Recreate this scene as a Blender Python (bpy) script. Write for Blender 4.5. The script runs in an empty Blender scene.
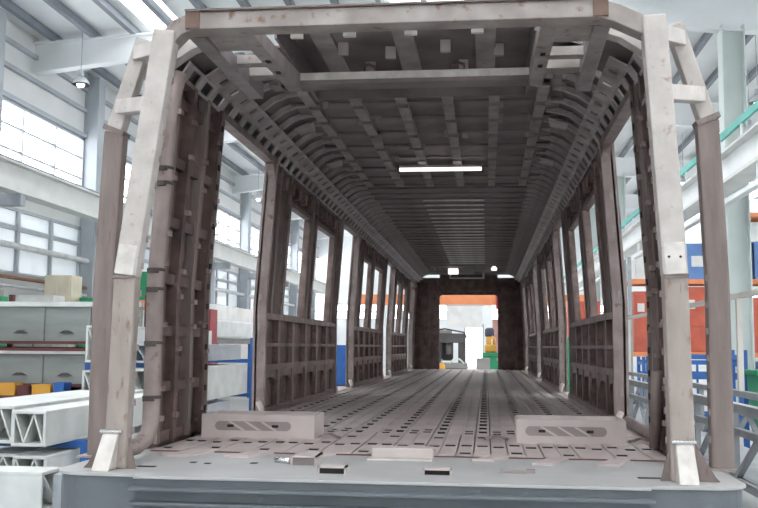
import bpy, bmesh, math, random
from mathutils import Vector, Matrix
random.seed(7)
scene = bpy.context.scene
col = scene.collection

# ------------------------------------------------------------------ camera
YAW, PITCH, ROLL = math.radians(6.49), math.radians(5.57), math.radians(0.44)
fw = Vector((-math.sin(YAW)*math.cos(PITCH), math.cos(YAW)*math.cos(PITCH), math.sin(PITCH)))
rt = Vector((math.cos(YAW), math.sin(YAW), 0.0))
up = rt.cross(fw)
rt2 = rt*math.cos(ROLL) + up*math.sin(ROLL)
up2 = -rt*math.sin(ROLL) + up*math.cos(ROLL)
cd = bpy.data.cameras.new('camera')
cam = bpy.data.objects.new('camera', cd)
col.objects.link(cam)
cam.matrix_world = Matrix(((rt2.x, up2.x, -fw.x, 0.437), (rt2.y, up2.y, -fw.y, -4.152),
                           (rt2.z, up2.z, -fw.z, 0.571), (0, 0, 0, 1)))
cd.sensor_fit = 'HORIZONTAL'
cd.sensor_width = 36.0
cd.lens = 943.36/758*36.0
cd.clip_end = 400
scene.camera = cam

# ------------------------------------------------------------------ world, exposure
world = bpy.data.worlds.new('overcast_sky')
scene.world = world
world.use_nodes = True
bg = world.node_tree.nodes['Background']
bg.inputs['Color'].default_value = (0.97, 0.985, 1.0, 1)
bg.inputs['Strength'].default_value = 6.6
scene.view_settings.view_transform = 'Standard'
scene.view_settings.look = 'None'
scene.view_settings.gamma = 1.0
scene.view_settings.exposure = 0.3
scene.view_settings.use_curve_mapping = False

# ------------------------------------------------------------------ materials
def mat(name, c1, c2=None, rough=0.6, metal=0.0, scale=4.0, bump=0.0, streak=None, detail=6.0, emit=0.0, lo=0.35, hi=0.65, rust=None, rustamt=0.62):
    m = bpy.data.materials.new(name)
    m.use_nodes = True
    nt = m.node_tree
    b = nt.nodes['Principled BSDF']
    b.inputs['Roughness'].default_value = rough
    b.inputs['Metallic'].default_value = metal
    c2 = c2 or tuple(v*0.8 for v in c1)
    tc = nt.nodes.new('ShaderNodeTexCoord')
    mp = nt.nodes.new('ShaderNodeMapping')
    if streak: mp.inputs['Scale'].default_value = streak
    nz = nt.nodes.new('ShaderNodeTexNoise')
    nz.inputs['Scale'].default_value = scale
    nz.inputs['Detail'].default_value = detail
    rp = nt.nodes.new('ShaderNodeValToRGB')
    rp.color_ramp.elements[0].position = lo
    rp.color_ramp.elements[1].position = hi
    rp.color_ramp.elements[0].color = (*c2, 1)
    rp.color_ramp.elements[1].color = (*c1, 1)
    L = nt.links.new
    L(tc.outputs['Object'], mp.inputs['Vector'])
    L(mp.outputs['Vector'], nz.inputs['Vector'])
    L(nz.outputs['Fac'], rp.inputs['Fac'])
    out = rp.outputs['Color']
    if rust:
        n2 = nt.nodes.new('ShaderNodeTexNoise'); n2.inputs['Scale'].default_value = scale*2.7; n2.inputs['Detail'].default_value = 8
        L(mp.outputs['Vector'], n2.inputs['Vector'])
        r2 = nt.nodes.new('ShaderNodeValToRGB')
        r2.color_ramp.elements[0].position = rustamt; r2.color_ramp.elements[1].position = rustamt+0.12
        L(n2.outputs['Fac'], r2.inputs['Fac'])
        mx = nt.nodes.new('ShaderNodeMixRGB')
        mx.inputs['Color2'].default_value = (*rust, 1)
        L(r2.outputs['Color'], mx.inputs['Fac']); L(out, mx.inputs['Color1'])
        out = mx.outputs['Color']
    L(out, b.inputs['Base Color'])
    if bump:
        bp = nt.nodes.new('ShaderNodeBump'); bp.inputs['Strength'].default_value = bump; bp.inputs['Distance'].default_value = 0.004
        n3 = nt.nodes.new('ShaderNodeTexNoise'); n3.inputs['Scale'].default_value = 60; n3.inputs['Detail'].default_value = 4
        L(tc.outputs['Object'], n3.inputs['Vector']); L(n3.outputs['Fac'], bp.inputs['Height']); L(bp.outputs['Normal'], b.inputs['Normal'])
    if emit:
        b.inputs['Emission Color'].default_value = (*c1, 1)
        b.inputs['Emission Strength'].default_value = emit
    return m

def glass_mat(name, tint, opac):
    m = bpy.data.materials.new(name); m.use_nodes = True
    nt = m.node_tree; b = nt.nodes['Principled BSDF']; o = nt.nodes['Material Output']
    b.inputs['Base Color'].default_value = (*tint, 1); b.inputs['Roughness'].default_value = 0.25
    tr = nt.nodes.new('ShaderNodeBsdfTransparent'); mx = nt.nodes.new('ShaderNodeMixShader')
    nz = nt.nodes.new('ShaderNodeTexNoise'); nz.inputs['Scale'].default_value = 1.3
    ma = nt.nodes.new('ShaderNodeMath'); ma.operation = 'MULTIPLY_ADD'; ma.inputs[1].default_value = 0.08; ma.inputs[2].default_value = opac-0.04
    nt.links.new(nz.outputs['Fac'], ma.inputs[0])
    nt.links.new(ma.outputs[0], mx.inputs['Fac'])
    nt.links.new(tr.outputs[0], mx.inputs[1]); nt.links.new(b.outputs[0], mx.inputs[2]); nt.links.new(mx.outputs[0], o.inputs['Surface'])
    return m

M = {}
M['post'] = mat('bare_light_steel', (0.41, 0.355, 0.325), (0.31, 0.265, 0.24), 0.55, 0.25, 5, 0.2, streak=(2, 2, 0.7), rust=(0.24, 0.155, 0.12), rustamt=0.58)
M['bright'] = mat('ground_bright_steel', (0.72, 0.68, 0.64), (0.56, 0.53, 0.50), 0.45, 0.3, 14, 0.2)
M['postlite'] = mat('primed_light_steel', (0.56, 0.52, 0.49), (0.45, 0.415, 0.39), 0.5, 0.25, 9, 0.2, rust=(0.36, 0.28, 0.24), rustamt=0.62)
M['rustplate'] = mat('rusty_plate', (0.20, 0.125, 0.10), (0.14, 0.095, 0.08), 0.6, 0.2, 12, 0.2)
M['postdark'] = mat('brown_bare_steel', (0.265, 0.215, 0.20), (0.19, 0.152, 0.14), 0.6, 0.25, 5, 0.2, streak=(3, 3, 0.5), rust=(0.20, 0.12, 0.095), rustamt=0.62)
M['wall'] = mat('shell_brown_steel', (0.185, 0.128, 0.115), (0.09, 0.062, 0.057), 0.55, 0.3, 6, 0.25, rust=(0.34, 0.26, 0.23), rustamt=0.64)
M['walllite'] = mat('shell_stiffener_steel', (0.30, 0.222, 0.203), (0.16, 0.115, 0.105), 0.5, 0.3, 7, 0.2, rust=(0.12, 0.07, 0.06), rustamt=0.60)
M['roof'] = mat('roof_shell_steel', (0.25, 0.212, 0.213), (0.145, 0.122, 0.122), 0.5, 0.35, 3, 0.2, rust=(0.26, 0.16, 0.13), rustamt=0.66)
M['rooflite'] = mat('roof_rib_steel', (0.47, 0.42, 0.42), (0.31, 0.275, 0.275), 0.45, 0.35, 6, 0.2, rust=(0.22, 0.14, 0.12), rustamt=0.64)
M['arch'] = mat('arch_beam_steel', (0.40, 0.36, 0.34), (0.28, 0.245, 0.23), 0.5, 0.35, 6, 0.2, rust=(0.22, 0.135, 0.10), rustamt=0.60)
M['floor'] = mat('floor_plank_primer', (0.61, 0.525, 0.505), (0.50, 0.425, 0.41), 0.55, 0.1, 3, 0.15, rust=(0.40, 0.31, 0.29), rustamt=0.66)
M['sub'] = mat('underfloor_dark', (0.05, 0.04, 0.04), (0.03, 0.026, 0.026), 0.8)
M['sill'] = mat('grey_sill_paint', (0.46, 0.455, 0.45), (0.40, 0.40, 0.40), 0.45, 0.0, 3, 0.15, rust=(0.54, 0.53, 0.52), rustamt=0.66)
M['apron'] = mat('grey_apron_paint', (0.135, 0.155, 0.17), (0.11, 0.128, 0.142), 0.5, 0.0, 6, 0.2, rust=(0.18, 0.205, 0.225), rustamt=0.66)
M['roofmid'] = mat('roof_stringer_steel', (0.37, 0.325, 0.325), (0.24, 0.21, 0.21), 0.45, 0.35, 6, 0.2, rust=(0.2, 0.13, 0.11), rustamt=0.62)
M['box'] = mat('pale_primer', (0.60, 0.53, 0.51), (0.50, 0.44, 0.42), 0.6, 0.1, 4, 0.1)
M['groove'] = mat('groove_brown', (0.34, 0.29, 0.28), (0.27, 0.23, 0.22), 0.7)  # dull brown for slots, notches, hollows and the latch
M['cap'] = mat('polished_bow_cap', (0.75, 0.70, 0.69), (0.5, 0.46, 0.45), 0.3, 0.6, 9)
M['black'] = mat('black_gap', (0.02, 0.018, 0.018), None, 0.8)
M['rubber'] = mat('dark_clamp', (0.07, 0.055, 0.05), None, 0.7)
M['chrome'] = mat('shiny_bolt', (0.8, 0.8, 0.8), None, 0.2, 0.9)
M['tube'] = mat('pinkish_pipe_steel', (0.34, 0.275, 0.26), (0.24, 0.19, 0.18), 0.5, 0.3, 6, 0.1, rust=(0.18, 0.11, 0.09), rustamt=0.62)
M['hallwhite'] = mat('white_hall_paint', (0.80, 0.83, 0.84), (0.74, 0.77, 0.78), 0.6, 0, 0.7)
M['hallwall'] = mat('hall_cladding', (0.76, 0.77, 0.77), (0.68, 0.69, 0.69), 0.7, 0, 0.5)
M['deck'] = mat('white_roof_deck', (0.82, 0.85, 0.86), (0.76, 0.79, 0.80), 0.6, 0, 0.4)
M['purlin'] = mat('grey_purlin', (0.23, 0.255, 0.285), (0.18, 0.20, 0.225), 0.6, 0, 1)
M['mull'] = mat('grey_mullion', (0.44, 0.475, 0.51), (0.38, 0.41, 0.45), 0.6, 0, 1)
M['girder'] = mat('cream_girder_paint', (0.70, 0.71, 0.69), (0.62, 0.63, 0.61), 0.6, 0, 1.2)
M['column'] = mat('pale_green_column', (0.62, 0.68, 0.66), (0.55, 0.61, 0.59), 0.6, 0, 0.8)
M['teal'] = mat('teal_paint', (0.08, 0.46, 0.40), (0.06, 0.38, 0.33), 0.5, 0, 1)
M['concrete'] = mat('pale_concrete', (0.52, 0.53, 0.52), (0.42, 0.43, 0.43), 0.6, 0, 0.5)
M['pane'] = glass_mat('bluish_window_glass', (0.75, 0.85, 0.95), 0.12)
M['panefrost'] = glass_mat('frosted_window_glass', (0.85, 0.90, 0.93), 0.86)
M['blue'] = mat('blue_rack_paint', (0.03, 0.14, 0.45), (0.025, 0.11, 0.36), 0.45, 0, 2)
M['alu'] = mat('wrapped_white_aluminium', (0.78, 0.80, 0.78), (0.66, 0.68, 0.66), 0.5, 0.1, 3, 0.3)
M['alugrey'] = mat('grey_aluminium', (0.50, 0.54, 0.58), (0.42, 0.46, 0.50), 0.45, 0.3, 3, 0.2)
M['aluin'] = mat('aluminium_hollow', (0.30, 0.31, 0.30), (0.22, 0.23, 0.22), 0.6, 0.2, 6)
M['greenpanel'] = mat('grey_green_panel', (0.34, 0.37, 0.35), (0.27, 0.29, 0.275), 0.6, 0.1, 2, 0.2, streak=(0.3, 1, 2))
M['oxide'] = mat('red_oxide', (0.16, 0.05, 0.05), (0.10, 0.035, 0.035), 0.7, 0, 2)
M['red'] = mat('red_paint', (0.42, 0.04, 0.05), (0.34, 0.03, 0.04), 0.5, 0, 2)
M['orange'] = mat('orange_paint', (0.85, 0.30, 0.13), (0.76, 0.26, 0.11), 0.5, 0, 2)
M['redor'] = mat('red_orange_paint', (0.66, 0.15, 0.09), (0.52, 0.11, 0.07), 0.5, 0, 2)
M['amber'] = mat('amber_plastic', (0.80, 0.42, 0.06), (0.7, 0.34, 0.05), 0.5, 0, 2)
M['bluebin'] = mat('pale_blue_plastic', (0.16, 0.30, 0.62), (0.13, 0.25, 0.52), 0.5, 0, 2)
M['whitebin'] = mat('white_carton', (0.78, 0.78, 0.76), (0.68, 0.68, 0.66), 0.7, 0, 2)
M['cream'] = mat('cream_machine_paint', (0.74, 0.68, 0.53), (0.64, 0.58, 0.45), 0.6, 0, 2)
M['green'] = mat('green_machine_paint', (0.03, 0.33, 0.15), (0.025, 0.27, 0.12), 0.5, 0, 2)
M['dkmachine'] = mat('dark_machine_paint', (0.11, 0.105, 0.105), (0.07, 0.066, 0.066), 0.6, 0, 2)
M['greymachine'] = mat('grey_machine_paint', (0.36, 0.35, 0.33), (0.28, 0.27, 0.25), 0.6, 0, 2)
M['navy'] = mat('navy_machine_paint', (0.07, 0.08, 0.13), None, 0.6, 0, 2)
M['pink'] = mat('dusty_pink_paint', (0.55, 0.32, 0.28), (0.48, 0.27, 0.24), 0.6, 0, 2)
M['plat'] = mat('grey_platform_steel', (0.40, 0.42, 0.44), (0.32, 0.34, 0.36), 0.5, 0.2, 3)
M['railwhite'] = mat('ivory_handrail_paint', (0.74, 0.72, 0.66), (0.66, 0.64, 0.58), 0.5, 0, 3)
M['pipewhite'] = mat('white_pipe_paint', (0.74, 0.75, 0.76), None, 0.5, 0, 3)
M['pipebrown'] = mat('brown_pipe_paint', (0.34, 0.17, 0.11), None, 0.6, 0, 3)
M['lampshade'] = mat('lamp_reflector_metal', (0.72, 0.75, 0.77), None, 0.35, 0.5, 3)
M['lampglow'] = mat('lamp_glow', (1.0, 0.97, 0.92), (1.0, 0.95, 0.90), 0.5, emit=14)
M['tubeglow'] = mat('work_light_glow', (1.0, 0.90, 0.88), (1.0, 0.88, 0.85), 0.5, emit=1.3)

# ------------------------------------------------------------------ mesh helpers
class MB:
    def __init__(s): s.v = []; s.f = []
    def add(s, vs, fs):
        n = len(s.v); s.v += [tuple(p) for p in vs]; s.f += [tuple(i+n for i in f) for f in fs]; return s
    def box(s, x0, x1, y0, y1, z0, z1):
        if x0 > x1: x0, x1 = x1, x0
        vs = [(x, y, z) for z in (z0, z1) for x, y in ((x0, y0), (x1, y0), (x1, y1), (x0, y1))]
        return s.add(vs, [(3, 2, 1, 0), (4, 5, 6, 7), (0, 1, 5, 4), (1, 2, 6, 5), (2, 3, 7, 6), (3, 0, 4, 7)])
    def hexa(s, a, b):
        # a: 4 points ring, b: 4 points ring (same winding)
        return s.add(list(a)+list(b), [(3, 2, 1, 0), (4, 5, 6, 7), (0, 1, 5, 4), (1, 2, 6, 5), (2, 3, 7, 6), (3, 0, 4, 7)])
    def path(s, pts, w, h, side=(1, 0, 0)):
        # rectangular section swept along pts; w along 'side', h across
        pts = [Vector(p) for p in pts]; sd = Vector(side).normalized(); rings = []
        for i, p in enumerate(pts):
            if i == 0: t = pts[1]-p
            elif i == len(pts)-1: t = p-pts[i-1]
            else: t = (pts[i+1]-p).normalized()+(p-pts[i-1]).normalized()
            t.normalize()
            n = t.cross(sd).normalized(); s2 = n.cross(t).normalized()
            rings.append([p+s2*a*w/2+n*b*h/2 for a, b in ((-1, -1), (1, -1), (1, 1), (-1, 1))])
        vs = [q for r in rings for q in r]; fs = [(3, 2, 1, 0)]
        for i in range(len(rings)-1):
            for k in range(4):
                fs.append((i*4+k, i*4+(k+1) % 4, i*4+4+(k+1) % 4, i*4+4+k))
        e = (len(rings)-1)*4; fs.append((e, e+1, e+2, e+3))
        return s.add(vs, fs)
    def tube(s, pts, r, n=10):
        pts = [Vector(p) for p in pts]; vs = []; fs = []; ref = None
        for i, p in enumerate(pts):
            if i == 0: t = pts[1]-p
            elif i == len(pts)-1: t = p-pts[i-1]
            else: t = (pts[i+1]-p).normalized()+(p-pts[i-1]).normalized()
            t.normalize()
            if ref is None: ref = Vector((0, 0, 1)) if abs(t.z) < 0.8 else Vector((1, 0, 0))
            a = t.cross(ref).normalized(); ref = a.cross(t).normalized()
            for k in range(n):
                th = 2*math.pi*k/n; vs.append(p+a*math.cos(th)*r+ref*math.sin(th)*r)
        for i in range(len(pts)-1):
            for k in range(n): fs.append((i*n+k, i*n+(k+1) % n, (i+1)*n+(k+1) % n, (i+1)*n+k))
        fs.append(tuple(reversed(range(n)))); e = (len(pts)-1)*n; fs.append(tuple(range(e, e+n)))
        return s.add(vs, fs)
    def lathe(s, prof, c, n=16):
        vs = []; fs = []
        for r, z in prof:
            for k in range(n):
                th = 2*math.pi*k/n; vs.append((c[0]+r*math.cos(th), c[1]+r*math.sin(th), c[2]+z))
        for i in range(len(prof)-1):
            for k in range(n): fs.append((i*n+k, i*n+(k+1) % n, (i+1)*n+(k+1) % n, (i+1)*n+k))
        if prof[0][0] > 1e-4: fs.append(tuple(reversed(range(n))))
        if prof[-1][0] > 1e-4: e = (len(prof)-1)*n; fs.append(tuple(range(e, e+n)))
        return s.add(vs, fs)
    def prism(s, poly, fn0, fn1):
        # poly list of 2d points; fn0/fn1 map (a,b) to 3d for the two caps
        n = len(poly)
        vs = [fn0(*p) for p in poly]+[fn1(*p) for p in poly]
        fs = [tuple(reversed(range(n))), tuple(range(n, 2*n))]
        for k in range(n): fs.append((k, (k+1) % n, n+(k+1) % n, n+k))
        return s.add(vs, fs)
    def mesh(s, name, material, bevel=0.0, smooth=False):
        me = bpy.data.meshes.new(name); me.from_pydata([tuple(p) for p in s.v], [], s.f)
        bm = bmesh.new(); bm.from_mesh(me)
        bmesh.ops.recalc_face_normals(bm, faces=bm.faces)
        if bevel:
            es = [e for e in bm.edges if len(e.link_faces) == 2 and e.calc_face_angle(0) > 0.5]
            bmesh.ops.bevel(bm, geom=es, offset=bevel, segments=2, affect='EDGES', profile=0.6, clamp_overlap=True)
        bm.to_mesh(me); bm.free()
        if smooth:
            for p in me.polygons: p.use_smooth = True
        me.materials.append(material)
        return me
    def build(s, name, material, parent=None, bevel=0.0, smooth=False):
        return link(name, s.mesh(name, material, bevel, smooth), parent)

def link(name, me, parent=None, loc=None):
    o = bpy.data.objects.new(name, me); col.objects.link(o)
    if loc is not None: o.location = loc
    if parent is not None: adopt(o, parent)
    return o
def origin(o):
    # world location of an unrotated chain of parents
    v = Vector((0, 0, 0))
    while o is not None:
        v = v + o.location + (o.matrix_parent_inverse.to_translation() if o.parent else Vector((0, 0, 0)))
        o = o.parent
    return v
def adopt(o, parent):
    o.parent = parent
    o.matrix_parent_inverse = Matrix.Translation(-origin(parent))
def tag(o, label=None, cat=None, group=None, kind=None):
    if label: o['label'] = label
    if cat: o['category'] = cat
    if group: o['group'] = group
    if kind: o['kind'] = kind
    return o
def thing(name, label, cat, loc=(0, 0, 0), group=None):
    o = bpy.data.objects.new(name, None); col.objects.link(o); o.location = loc
    o.empty_display_size = 0.2
    return tag(o, label, cat, group)
def copy_tree(o, parent=None, loc=None):
    c = o.copy(); col.objects.link(c)
    if parent is not None: c.parent = parent
    if loc is not None: c.location = loc
    for ch in list(o.children): copy_tree(ch, c)
    return c
G = -1.15      # hall floor level, the car floor is z = 0

# ================================================================== THE HALL
f = MB().box(-14.8, 22, -42, 80, G-0.1, G).build('floor', M['concrete']); tag(f, kind='structure')

def hall_wall_left():
    X = -14.6
    w = MB()
    w.box(X-0.2, X, -42, 80, G, 2.75)
    w.box(X-0.2, X, -42, 80, 4.9, 5.95)
    w.box(X-0.2, X, -42, 80, 8.25, 10.9)
    wall = w.build('wall_left', M['hallwall']); tag(wall, kind='structure')
    cols = [-38.8, -31.2, -23.6, -16.0, -8.4, -0.8, 6.8, 14.4, 22.0, 29.6, 37.2, 44.8, 52.4, 60.0, 67.6, 75.2]
    cm = MB().box(-0.25, 0.55, -0.3, 0.3, G, 10.6).mesh('column', M['mull'])
    for y in cols: link('column', cm, wall, (X, y, 0))
    gm = MB().box(0, 0.14, -42, 80, -0.07, 0.07).mesh('wall_rail', M['mull'])
    for z in (8.35, 9.3, 10.1): link('wall_rail', gm, wall, (X, 0, z))
    n = 1
    for i in range(len(cols)-1):
        y0, y1 = cols[i]+0.3, cols[i+1]-0.3
        for z0, z1, nz in ((5.95, 8.25, 3), (2.75, 4.9, 2)):
            win = MB()
            win.box(X-0.12, X+0.05, y0, y1, z0, z0+0.1); win.box(X-0.12, X+0.05, y0, y1, z1-0.1, z1)
            win.box(X-0.12, X+0.05, y0, y0+0.1, z0, z1); win.box(X-0.12, X+0.05, y1-0.1, y1, z0, z1)
            wo = win.build('window_%d' % n, M['mull']); tag(wo, kind='structure'); n += 1
            ncol = 3
            thick = 0.10 if z0 < 5 else 0.04
            for k in range(1, ncol):
                yy = y0+(y1-y0)*k/ncol
                MB().box(X-0.1, X+0.04, yy-thick, yy+thick, z0, z1).build('mullion', M['mull'], wo)
            for k in range(1, nz):
                zz = z0+(z1-z0)*(k/nz if z0 > 5 else 0.70)
                MB().box(X-0.09, X+0.02, y0, y1, zz-thick*0.8, zz+thick*0.8).build('transom', M['mull'], wo)
            for k in range(ncol):
                a = y0+(y1-y0)*k/ncol; b = y0+(y1-y0)*(k+1)/ncol
                MB().box(X-0.05, X-0.04, a, b, z0, z1).build('pane', M['pane'] if z0 > 5 else M['panefrost'], wo)
    return wall
wl = hall_wall_left()

def hall_right_back():
    X = 21.5
    w = MB(); w.box(X, X+0.2, -42, 80, G, 3.0); w.box(X, X+0.2, -42, 80, 5.0, 6.4); w.box(X, X+0.2, -42, 80, 8.6, 12)
    wall = w.build('wall_right', M['hallwall']); tag(wall, kind='structure')
    cm = MB().box(-0.5, 0.0, -0.3, 0.3, G, 10.8).mesh('column', M['column'])
    n = 60
    for i in range(15):
        y = -38.8+7.6*i
        link('column', cm, wall, (X, y, 0))
        for z0, z1 in ((6.4, 8.6), (3.0, 5.0)):
            win = MB(); y0, y1 = y+0.3, y+7.3
            win.box(X-0.05, X+0.12, y0, y1, z0, z0+0.1).box(X-0.05, X+0.12, y0, y1, z1-0.1, z1)
            for k in range(4):
                yy = y0+(y1-y0)*k/3; win.box(X-0.05, X+0.12, yy-0.06, yy+0.06, z0, z1)
            wo = win.build('window_%d' % n, M['mull']); tag(wo, kind='structure'); n += 1
            for k in range(3):
                MB().box(X+0.03, X+0.04, y0+(y1-y0)*k/3, y0+(y1-y0)*(k+1)/3, z0, z1).build('pane', M['pane'], wo)
    # back wall with a bright open loading doorway and a window row
    Y = 79.0
    b = MB()
    b.box(-14.8, -1.35, Y, Y+0.2, G, 2.4); b.box(0.15, 22, Y, Y+0.2, G, 2.4)
    b.box(-14.8, 22, Y, Y+0.2, 2.4, 2.9); b.box(-14.8, 22, Y, Y+0.2, 4.3, 12.6)
    for k in range(13):
        x = -14.8+k*2.95; b.box(x, x+1.0, Y, Y+0.2, 2.9, 4.3)
    bw = b.build('wall_back', M['hallwhite']); tag(bw, kind='structure')
    for k in range(12):
        x = -13.8+k*2.95
        wo = MB().box(x, x+1.95, Y-0.03, Y+0.1, 2.9, 2.98).box(x, x+1.95, Y-0.03, Y+0.1, 4.22, 4.3).box(x+0.9, x+1.05, Y-0.03, Y+0.1, 2.9, 4.3).box(x, x+1.95, Y-0.03, Y+0.1, 3.55, 3.65).build('window_%d' % n, M['mull']); tag(wo, kind='structure'); n += 1
        MB().box(x, x+1.95, Y+0.04, Y+0.05, 2.9, 4.3).build('pane', M['pane'], wo)
    # wall behind the photographer with one tall open bay door
    fw_ = MB().box(-14.8, -3, -42.2, -42, G, 12).box(5, 22, -42.2, -42, G, 12).box(-3, 5, -42.2, -42, 4.5, 12).build('wall_front', M['hallwhite']); tag(fw_, kind='structure')
    do = MB().box(-1.45, -1.3, Y-0.06, Y+0.1, G, 2.5).box(0.1, 0.25, Y-0.06, Y+0.1, G, 2.5).box(-1.45, 0.25, Y-0.06, Y+0.1, 2.4, 2.55).build('door_1', M['mull']); tag(do, kind='structure')
hall_right_back()

def roofz(x): return 10.85+(x+14.6)*0.055 if x < 4 else 11.873-(x-4)*0.055
def hall_roof():
    r = MB()
    sky = [(-10.7, -9.5), (-2.6, 0.0), (1.4, 3.4), (17.0, 19.0)]  # the middle strips, hidden above the car, are added to let in more light
    xs = sorted(set([-14.8, 4.0, 21.8]+[v for s_ in sky for v in s_]))
    for a, b in zip(xs[:-1], xs[1:]):
        if (a, b) in sky: continue
        r.hexa([(a, -42, roofz(a)), (b, -42, roofz(b)), (b, 80, roofz(b)), (a, 80, roofz(a))],
               [(a, -42, roofz(a)+0.15), (b, -42, roofz(b)+0.15), (b, 80, roofz(b)+0.15), (a, 80, roofz(a)+0.15)])
    ro = r.build('ceiling', M['deck']); tag(ro, kind='structure')
    for a, b in sky:
        pm = MB().hexa([(a, -42, roofz(a)+0.05), (b, -42, roofz(b)+0.05), (b, 80, roofz(b)+0.05), (a, 80, roofz(a)+0.05)],
                       [(a, -42, roofz(a)+0.08), (b, -42, roofz(b)+0.08), (b, 80, roofz(b)+0.08), (a, 80, roofz(a)+0.08)])
        pm.build('skylight_pane', M['pane'], ro)
    x = -13.9
    while x < 21.5:
        z = roofz(x)
        MB().box(x-0.09, x+0.09, -42, 80, z-0.26, z-0.02).build('purlin', M['purlin'], ro)
        x += 1.38
    for y in (-36.7, -24.2, -11.7, 0.8, 13.0, 25.3, 37.8, 50.3, 62.8, 75.3):
        m = MB()
        for a, b in ((-14.6, -10.5), (-10.5, 4), (4, 8), (8, 21.5)):
            da = 1.0 if a < -14 else (0.75 if a != 8 else 1.05)
            db = 0.75 if b != 8 else 1.05
            za, zb = roofz(a)-0.24, roofz(b)-0.24
            m.hexa([(a, y-0.05, za-da), (b, y-0.05, zb-db), (b, y+0.05, zb-db), (a, y+0.05, za-da)], [(a, y-0.05, za), (b, y-0.05, zb), (b, y+0.05, zb), (a, y+0.05, za)])
            m.hexa([(a, y-0.2, za-da-0.05), (b, y-0.2, zb-db-0.05), (b, y+0.2, zb-db-0.05), (a, y+0.2, za-da-0.05)], [(a, y-0.2, za-da), (b, y-0.2, zb-db), (b, y+0.2, zb-db), (a, y+0.2, za-da)])
            m.hexa([(a, y-0.2, za-0.05), (b, y-0.2, zb-0.05), (b, y+0.2, zb-0.05), (a, y+0.2, za-0.05)], [(a, y-0.2, za), (b, y-0.2, zb), (b, y+0.2, zb), (a, y+0.2, za)])
        m.build('rafter', M['hallwhite'], ro)
hall_roof()

# columns of the middle row, standing in the hall
for i, y in enumerate((12.8, 25.3, 37.8, 50.3, 62.8)):
    c = thing('hall_column', 'pale green steel column carrying the hall roof and the teal edged girder', 'column', (8.0, y, G), 'middle row of hall columns')
    MB().box(7.7, 8.3, y-0.03, y+0.03, G+0.04, 10.5).build('web', M['column'], c)
    MB().box(7.66, 7.70, y-0.3, y+0.3, G+0.04, 10.5).build('flange', M['column'], c)
    MB().box(8.30, 8.34, y-0.3, y+0.3, G+0.04, 10.5).build('flange', M['column'], c)
    MB().box(7.5, 8.5, y-0.42, y+0.42, G, G+0.04).build('base_plate', M['column'], c)

# crane runway along the left wall
g = thing('crane_runway_girder', 'pale cream crane runway girder along the window wall', 'girder', (-13.3, 40, 5.0))
MB().box(-13.35, -13.25, 12, 79, 5.0, 5.75).build('web', M['girder'], g)
MB().box(-13.55, -13.05, 12, 79, 4.94, 5.0).build('flange', M['girder'], g)
MB().box(-13.55, -13.05, 12, 79, 5.75, 5.81).build('flange', M['girder'], g)
MB().box(-13.36, -13.24, 12, 79, 5.81, 5.93).build('rail', M['purlin'], g)
for y in (14.4, 22.0, 29.6, 37.2, 44.8, 52.4, 60.0, 67.6): MB().box(-14.05, -13.1, y-0.15, y+0.15, 4.6, 4.94).build('bracket', M['mull'], g)
# runway with teal rail on the middle columns
g = thing('crane_runway_girder', 'crane runway with teal handrail strip on the middle columns', 'girder', (7.3, 40, 5.2))
MB().box(7.25, 7.4, 13, 79, 5.25, 6.0).build('web', M['hallwhite'], g)
MB().box(7.0, 7.66, 13, 79, 5.15, 5.25).build('flange', M['girder'], g)
MB().box(7.0, 7.66, 13, 79, 6.0, 6.06).build('flange', M['girder'], g)
MB().box(7.04, 7.12, 13, 79, 6.42, 6.62).build('teal_rail', M['teal'], g)
pm = MB().box(7.05, 7.1, -0.04, 0.04, 6.06, 6.45).mesh('rail_post', M['hallwhite'])
for k in range(28): link('rail_post', pm, g, (0, 14+k*2.3, 0))
MB().box(7.0, 7.2, 13, 79, 4.55, 4.68).build('cable_tray', M['hallwhite'], g)
hm = MB().box(7.05, 7.15, -0.04, 0.04, 4.6, 5.16).mesh('tray_hanger', M['hallwhite'])
for k in range(14): link('tray_hanger', hm, g, (0, 15+k*4.6, 0))

# pipes on the left wall
for z, r, mm, lab in ((3.62, 0.10, 'pipewhite', 'thick white pipe running along the lower window row'),
                      (2.62, 0.06, 'pipebrown', 'thin brown pipe below the lower window row'),
                      (2.35, 0.05, 'pipewhite', 'thin white pipe below the brown pipe on the wall')):
    p = thing('wall_pipe', lab, 'pipe', (-14.35, 40, z))
    MB().tube([(-14.28, 12.5, z), (-14.28, 79, z)], r, 8).build('pipe', M[mm], p, smooth=True)
    for y in (14.4, 22, 29.6, 37.2, 44.8, 52.4): MB().box(-14.6, -14.2, y-0.05, y+0.05, z-r-0.06, z-r).build('bracket', M['mull'], p)

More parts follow.
